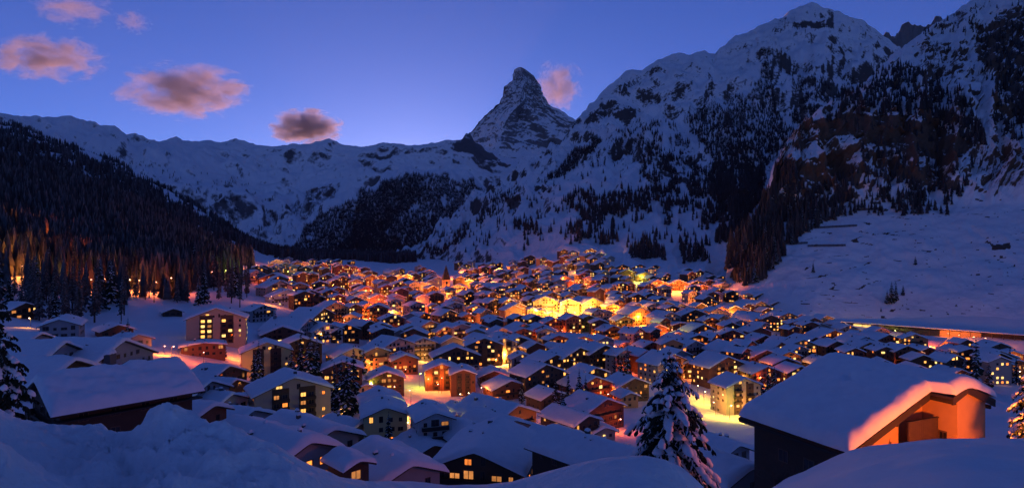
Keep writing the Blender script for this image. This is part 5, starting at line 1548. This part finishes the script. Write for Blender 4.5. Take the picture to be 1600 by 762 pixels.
rl.shuffle(cand)
for h in cand[:115]:  # extra lamps added before random houses to brighten their fronts
    d = h['L'] / 2 + rl.uniform(3.5, 5.5); off = rl.uniform(-.4, .4) * h['W']
    x = h['x'] + math.sin(h['yw']) * d + math.cos(h['yw']) * off; y = h['y'] - math.cos(h['yw']) * d + math.sin(h['yw']) * off
    if any(math.hypot(x - q['x'], y - q['y']) < q['rad'] * .9 for q in HOUSES): continue
    street_lamp(x, y, ZC + zg_xy(x, y), rl.uniform(4.5, 6), rl.choice((O_, O_, R_, R_, O_, Y_)), rl.uniform(180, 420) * (1 if h['D'] < 350 else 1.5))
# lamps in the left forest, several added out of sight to warm the trees
for (px, Yo, c, pw) in FOREST_LAMPS:
    Y = float(gs(Yo))
    street_lamp((px - CX) / F * Y, Y, ZC + zg(px, Y), 10, c, pw * .75, rad=.7)
_yc = solve(697, 466) - 9  # lamp added before the tower to brighten its front
street_lamp((694 - CX) / F * _yc, _yc, ZC + zg(694, _yc), 5, O_, 2600, 'added lamp lighting the foot of the church tower')
# lamp in the hollow before the big right chalet
street_lamp(50.6, 58.4, ZC + zg_xy(50.6, 58.4), 1.5, (1, .19, .011), 6200, 'street lamp in the hollow before the big right chalet')

# ------------------------------------------------------------------ church tower
Yc = solve(697, 466)
ct = empty('church_tower', (((697 - CX) / F * Yc), Yc, ZC + zg(697, Yc)), .3)
ct.scale = (1.5, 1.5, 1.5)
tag(ct, 'orange lit church tower with a dark pointed spire in the far village', 'church tower')
MB().box(-2.6, -2.6, -3, 2.6, 2.6, 15).build('tower_wall', M['plaster_orange'], ct)
b = MB(); b.v = [(-3, -3, 15), (3, -3, 15), (3, 3, 15), (-3, 3, 15), (0, 0, 27)]; b.f = [(0, 1, 4), (1, 2, 4), (2, 3, 4), (3, 0, 4), (3, 2, 1, 0)]
b.build('spire', M['timber'], ct)
for z in (6, 11.5):
    MB().box(-.8, -2.68, z, .8, -2.6, z + 2.2).build('belfry_window', M['glass'], ct)
    MB().box(2.6, -.8, z, 2.68, .8, z + 2.2).build('belfry_window', M['glass'], ct)

# ------------------------------------------------------------------ railway hall along the foot of the right slope
DA, DB = float(gs(428)), float(gs(352))
A = Vector(P(1252, 500, DA)); B = Vector(P(1660, 534, DB))
A.z = B.z = 0
along = (B - A); Lh = along.length; ang = math.atan2(along.y, along.x)
hall = empty('railway_hall', (A.x, A.y, 0), ang)
tag(hall, 'long low railway hall with a snow roof at the foot of the right slope', 'railway hall')
zA, zB = ZC - (498 - CY) / F * DA, ZC - (528 - CY) / F * DB      # top of the roof at both ends
nseg = 26
def hz(t): return zA + (zB - zA) * t
RH = 11.0
MB().poly([(0, 9, hz(0) - RH - 6), (Lh, 9, hz(1) - RH - 6), (Lh, 9, hz(1)), (0, 9, hz(0))]).build('back_wall', M['plaster_orange'], hall)
rb = MB(); rb.v = [(0, -1, hz(0) - .5), (Lh, -1, hz(1) - .5), (Lh, 12, hz(1) - .3), (0, 12, hz(0) - .3), (0, -1, hz(0)), (Lh, -1, hz(1)), (Lh, 12, hz(1) + .2), (0, 12, hz(0) + .2)]
rb.f = [(0, 3, 2, 1), (4, 5, 6, 7), (0, 1, 5, 4), (1, 2, 6, 5), (2, 3, 7, 6), (3, 0, 4, 7)]
rb.build('roof', M['timber'], hall)
u = np.linspace(0, Lh, 120); vv = np.array([-.9, -.8, -.5, 0, 2, 5, 8, 10, 11.9])
U2, V2 = np.meshgrid(u, vv, indexing='ij')
tz = np.clip((V2 + .9) / .9, 0, 1) ** .5 * (.75 + .2 * fbm(U2 / 9, V2 / 5, 3))
link('roof_snow', mesh_np('roof_snow', np.stack([U2, V2, hz(U2 / Lh) + .02 + tz + V2 * .015], -1).reshape(-1, 3), grid_faces(len(u), len(vv)), [M['snow_roof']]), hall)
for k in range(nseg + 1):
    x = .3 + (Lh - .6) * k / nseg; t = x / Lh
    MB().box(x - .22, -.3, hz(t) - RH - 5, x + .22, .15, hz(t) - .5).build('column', M['timber'], hall)
for k in range(nseg):
    x0 = .52 + (Lh - .6) * k / nseg; x1 = .08 + (Lh - .6) * (k + 1) / nseg; t = (x0 + x1) / 2 / Lh
    px_mid = 1252 + 408 * t
    if px_mid < 1480:
        kd = 'lit_b' if 1340 < px_mid < 1385 else 'glass'
        MB().box(x0, .02, hz(t) - RH + 2.2, x1, .08, hz(t) - 1.2).build('glass_panel', M[kd], hall)
        MB().box(x0, -.02, hz(t) - RH - 5, x1, .06, hz(t) - RH + 2.1).build('parapet_panel', M['plaster_grey'], hall)
    elif px_mid < 1548:
        MB().box(x0, .0, hz(t) - RH - 5, x1, .08, hz(t) - .9).build('wall_panel', M['plaster_orange'], hall)
    else:
        MB().box(x0, 3.0, hz(t) - RH - 5, x1, 3.1, hz(t) - .9).build('wall_panel', M['wood_dark'], hall)

# ------------------------------------------------------------------ two trees hung with golden lights
for i, (px, py, h, lb) in enumerate([(1264, 556, 9, 'left of two outdoor trees covered in golden fairy lights'), (1283, 557, 8, 'right of two outdoor trees covered in golden fairy lights')]):
    Y = solve(px, py)
    t_ = tree((px - CX) / F * Y, Y, ZC + zg(px, Y), h * 1.4, 0, name='lit_tree', label=lb)
    rr = random.Random(i); bl = MB()
    for _ in range(90):
        t = rr.random() ** .7; a = rr.uniform(0, 6.28); q = 3.5 * (1 - t) * rr.uniform(.9, 1.05)
        x, y, z = math.cos(a) * q, math.sin(a) * q, 2 + 18 * t
        bl.box(x - .16, y - .16, z - .16, x + .16, y + .16, z + .16)
    tag(bl.build('light_bulb', glow_mat(Y_), t_), kind='stuff')

# ------------------------------------------------------------------ snow fences on the right slope
for i, (x0, y0, x1, y1, lb) in enumerate([(1244, 382, 1262, 381, 'shortest snow fence at the left on the right slope'), (1262, 386, 1322, 385, 'lowest long snow fence on the right slope'), (1262, 358, 1340, 354, 'longest snow fence midway up the right slope'), (1338, 330, 1380, 327, 'highest snow fence under the cliffs on the right slope')]):
    n = max(3, int((x1 - x0) / 6))
    q = on_sheet(S6, np.linspace(x0, x1, n), np.linspace(y0, y1, n))
    if len(q) < 2: continue
    root = empty('snow_fence', tuple(q[0])); tag(root, lb, 'snow fence', 'snow fences on the right slope')
    for p, p2 in zip(q, q[1:]):
        a = p - q[0]; c = p2 - q[0]
        bd = MB()
        for zz in (.5, 1.5, 2.4):
            bd.v += [(a[0], a[1], a[2] + zz), (c[0], c[1], c[2] + zz), (c[0], c[1], c[2] + zz + .75), (a[0], a[1], a[2] + zz + .75), (a[0], a[1] + .15, a[2] + zz), (c[0], c[1] + .15, c[2] + zz), (c[0], c[1] + .15, c[2] + zz + .75), (a[0], a[1] + .15, a[2] + zz + .75)]
            b0 = len(bd.v) - 8
            bd.f += [(b0, b0 + 1, b0 + 2, b0 + 3), (b0 + 7, b0 + 6, b0 + 5, b0 + 4), (b0 + 3, b0 + 2, b0 + 6, b0 + 7), (b0, b0 + 4, b0 + 5, b0 + 1)]
        bd.build('fence_board', M['timber'], root)
        MB().box(a[0] - .15, a[1] + .16, a[2] - 1, a[0] + .15, a[1] + .45, a[2] + 3.5).build('post', M['timber'], root)

# ------------------------------------------------------------------ bare shrubs poking out of the snow
def shrub(px, Y, h, n, spread, seed, label, name='bare_shrub'):
    r = random.Random(seed)
    root = empty(name, ((px - CX) / F * Y, Y, ZC + zg(px, Y))); tag(root, label, 'shrub')
    for k in range(n):
        b = MB()
        a = r.uniform(0, 6.28); s = r.uniform(.2, 1) * spread
        p = Vector((r.uniform(-.15, .15) * spread, r.uniform(-.1, .1), -.2)); pts = [p]
        d = Vector((math.cos(a) * s, math.sin(a) * s * .5, h * r.uniform(.6, 1)))
        for q in range(1, 5):
            pts.append(p + d * (q / 4) + Vector((r.uniform(-.06, .06), r.uniform(-.06, .06), -.18 * s * (q / 4) ** 2)))
        b.tube([tuple(v) for v in pts], [.022, .018, .013, .009, .004], 4)
        for _ in range(4):
            q = r.randint(1, 3); o = pts[q]
            e = o + Vector((r.uniform(-.5, .5) * s, r.uniform(-.3, .3), r.uniform(.1, .5) * h * .6))
            b.tube([tuple(o), tuple(o.lerp(e, .5) + Vector((0, 0, .04))), tuple(e)], [.011, .008, .003], 4)
        b.build('twig', M['twig'], root)
shrub(1215, 31, 1.5, 16, 1.3, 1, 'bare twiggy shrub in the snow below the big right chalet eave')
shrub(1243, 33, 1.0, 9, .8, 2, 'smaller bare shrub right of the twiggy shrub under the eave')
shrub(1507, 62, 3.0, 10, 1.1, 3, 'thin bare bush in front of the orange gable wall')
shrub(1392, 33, .6, 3, .4, 4, 'few dry stalks on the smooth right foreground slope')
shrub(1165, 26, .8, 7, .7, 5, 'low dark shrub at the frame bottom right of the large fir')

# ------------------------------------------------------------------ clouds catching the last light
def cloud(px, py, Y, w, h, seed, dens, label, thr=.0):
    m = bpy.data.materials.new('cloud_%d' % seed); m.use_nodes = True
    nt = m.node_tree; nt.nodes.remove(nt.nodes['Principled BSDF'])
    pv = nd(nt, 'ShaderNodeVolumePrincipled')
    pv.inputs['Color'].default_value = (.95, .90, .92, 1)
    pv.inputs['Anisotropy'].default_value = .35
    nt.links.new(pv.outputs[0], nt.nodes['Material Output'].inputs['Volume'])
    tc = nd(nt, 'ShaderNodeTexCoord')
    ln = nd(nt, 'ShaderNodeVectorMath', operation='LENGTH'); nt.links.new(tc.outputs['Object'], ln.inputs[0])
    mp = nd(nt, 'ShaderNodeMapping'); mp.inputs['Location'].default_value = (seed * 3.1, seed * 1.7, 0); mp.inputs['Scale'].default_value = (1.25, 1.0, 1.15)
    nt.links.new(tc.outputs['Object'], mp.inputs[0])
    n = nd(nt, 'ShaderNodeTexNoise'); n.inputs['Scale'].default_value = 2.1; n.inputs['Detail'].default_value = 9; n.inputs['Roughness'].default_value = .68; n.inputs['Distortion'].default_value = .4
    nt.links.new(mp.outputs[0], n.inputs['Vector'])
    f = math_n(nt, 'SUBTRACT', 1.0, math_n(nt, 'POWER', ln.outputs['Value'], 1.5))
    d = math_n(nt, 'ADD', math_n(nt, 'MULTIPLY', f, .55), math_n(nt, 'MULTIPLY', math_n(nt, 'SUBTRACT', n.outputs['Fac'], .5), 2.2))
    d = math_n(nt, 'SUBTRACT', d, .17 + thr)
    d = math_n(nt, 'MULTIPLY', math_n(nt, 'MAXIMUM', d, 0.0), dens * 1.5 * 9000 / Y)
    nt.links.new(d, pv.inputs['Density'])
    me = bpy.data.meshes.new('cloud')
    import bmesh
    bm = bmesh.new(); bmesh.ops.create_icosphere(bm, subdivisions=3, radius=1.0); bm.to_mesh(me); bm.free()
    me.materials.append(m)
    o = link('cloud', me); o.location = P(px, py, Y); o.scale = (w / 2 * Y / F, h / 2 * Y / F * 1.4, h / 2 * Y / F)
    tag(o, label, 'cloud', 'clouds over the snow ridge')
cloud(288, 143, 13000, 225, 92, 1, .010, 'largest pink cloud left of the middle of the sky', .02)
cloud(74, 92, 13000, 200, 80, 2, .010, 'pink cloud near the left edge of the sky', .06)
cloud(478, 199, 13200, 125, 60, 3, .02, 'small dark purple cloud low over the snow ridge', -.05)
cloud(872, 138, 14000, 85, 90, 4, .006, 'faint pink cloud just right of the pyramid peak', .05)
cloud(112, 14, 13000, 150, 60, 5, .005, 'faint pink wisp at the top left corner', .1)
cloud(206, 34, 13000, 60, 40, 6, .005, 'small faint wisp above the largest pink cloud', .08)

# ------------------------------------------------------------------ thin evening haze in the valley air
hz_ = MB().box(-7000, -60, -160, 7000, 11200, 3300)
hm = bpy.data.materials.new('haze'); hm.use_nodes = True
hm.node_tree.nodes.remove(hm.node_tree.nodes['Principled BSDF'])
hv = hm.node_tree.nodes.new('ShaderNodeVolumePrincipled')
hv.inputs['Color'].default_value = (.80, .84, .92, 1)
hv.inputs['Density'].default_value = HAZE
hv.inputs['Anisotropy'].default_value = .3
hm.node_tree.links.new(hv.outputs[0], hm.node_tree.nodes['Material Output'].inputs['Volume'])
tag(hz_.build('haze', hm), kind='stuff')

# ------------------------------------------------------------------ labels that point one thing out
ORD = ['nearest', 'second', 'third', 'fourth', 'fifth', 'sixth', 'seventh', 'eighth', 'ninth', 'tenth', 'eleventh', 'twelfth', 'thirteenth', 'fourteenth', 'fifteenth', 'sixteenth', 'seventeenth', 'eighteenth', 'nineteenth', 'twentieth']
MARKS = [('the church tower', 697, 445), ('the bright square', 893, 492), ('the golden hotel row', 1146, 490), ('the twin right chalets', 1370, 532), ('the railway hall end', 1270, 500), ('the white street bend', 690, 605), ('the tall tan apartment block', 338, 515),
         ('the central balconied block', 788, 545), ('the dark chalet hotel', 905, 555), ('the long low hall', 960, 530), ('the large fir tip', 1045, 550), ('the ochre plaster gable', 1000, 492), ('the lit tree pair', 1273, 547), ('the knoll chalet', 923, 395),
         ('the yellow five storey house', 417, 560), ('the ground floor lit block', 1160, 615), ('the left yellow hotel gable', 852, 475), ('the orange floodlit chalet', 929, 600), ('the big right chalet', 1400, 640), ('the forest end', 390, 440), ('the piste light', 605, 440)]


def where(px, py, mx, my):
    a = math.degrees(math.atan2(my - py, px - mx)) % 360
    return ['right of', 'upper right of', 'above', 'upper left of', 'left of', 'lower left of', 'below', 'lower right of'][int(((a + 22.5) % 360) // 45)]


def auto_label(items, desc, noun):
    buckets = {}
    for it in items:
        if it.get('label'): continue
        k = min(range(len(MARKS)), key=lambda j: (it['px'] - MARKS[j][1]) ** 2 + 2.2 * (it['py'] - MARKS[j][2]) ** 2)
        buckets.setdefault((k, where(it['px'], it['py'], MARKS[k][1], MARKS[k][2])), []).append(it)
    for (k, w), its in buckets.items():
        its.sort(key=lambda it: (it['px'] - MARKS[k][1]) ** 2 + (it['py'] - MARKS[k][2]) ** 2)
        for n, it in enumerate(its):
            s = '%s, %s %s %s %s' % (desc(it), ORD[min(n, 19)], noun, w, MARKS[k][0])
            it['o']['label'] = s


def house_desc(it):
    lit = 'dark' if it['lit'] < .2 else ('dimly lit' if it['lit'] < .33 else 'brightly lit')
    wall = WALL_WORDS[it['wall']].replace('dark timber', 'timber')
    return '%s %s chalet' % (lit, wall)

auto_label(HOUSES, house_desc, 'such house')
for h in HOUSES:
    if not h['label']: h['o']['group'] = 'chalets packed along the valley floor'
auto_label([t for t in TREES if t['o'].name.startswith('snowy_fir')], lambda it: 'snow laden fir between houses', 'fir')
auto_label(LAMPS, lambda it: 'glowing street lamp', 'lamp')  # takes in the added facade and forest lamps too
# trees along the edge of the left forest, counted from the left
edge = {}
for t in TREES:
    if t['o'].get('group') == 'front trees of the left forest':
        b = int((t['px'] + 25) // 22)
        if b not in edge or t['y'] < edge[b]['y']: edge[b] = t
for n, b in enumerate(sorted(edge)):
    if n < 20: edge[b]['o']['label'] = 'conifer at the meadow edge of the left forest, %s from the left' % (ORD[n] if n else 'first')
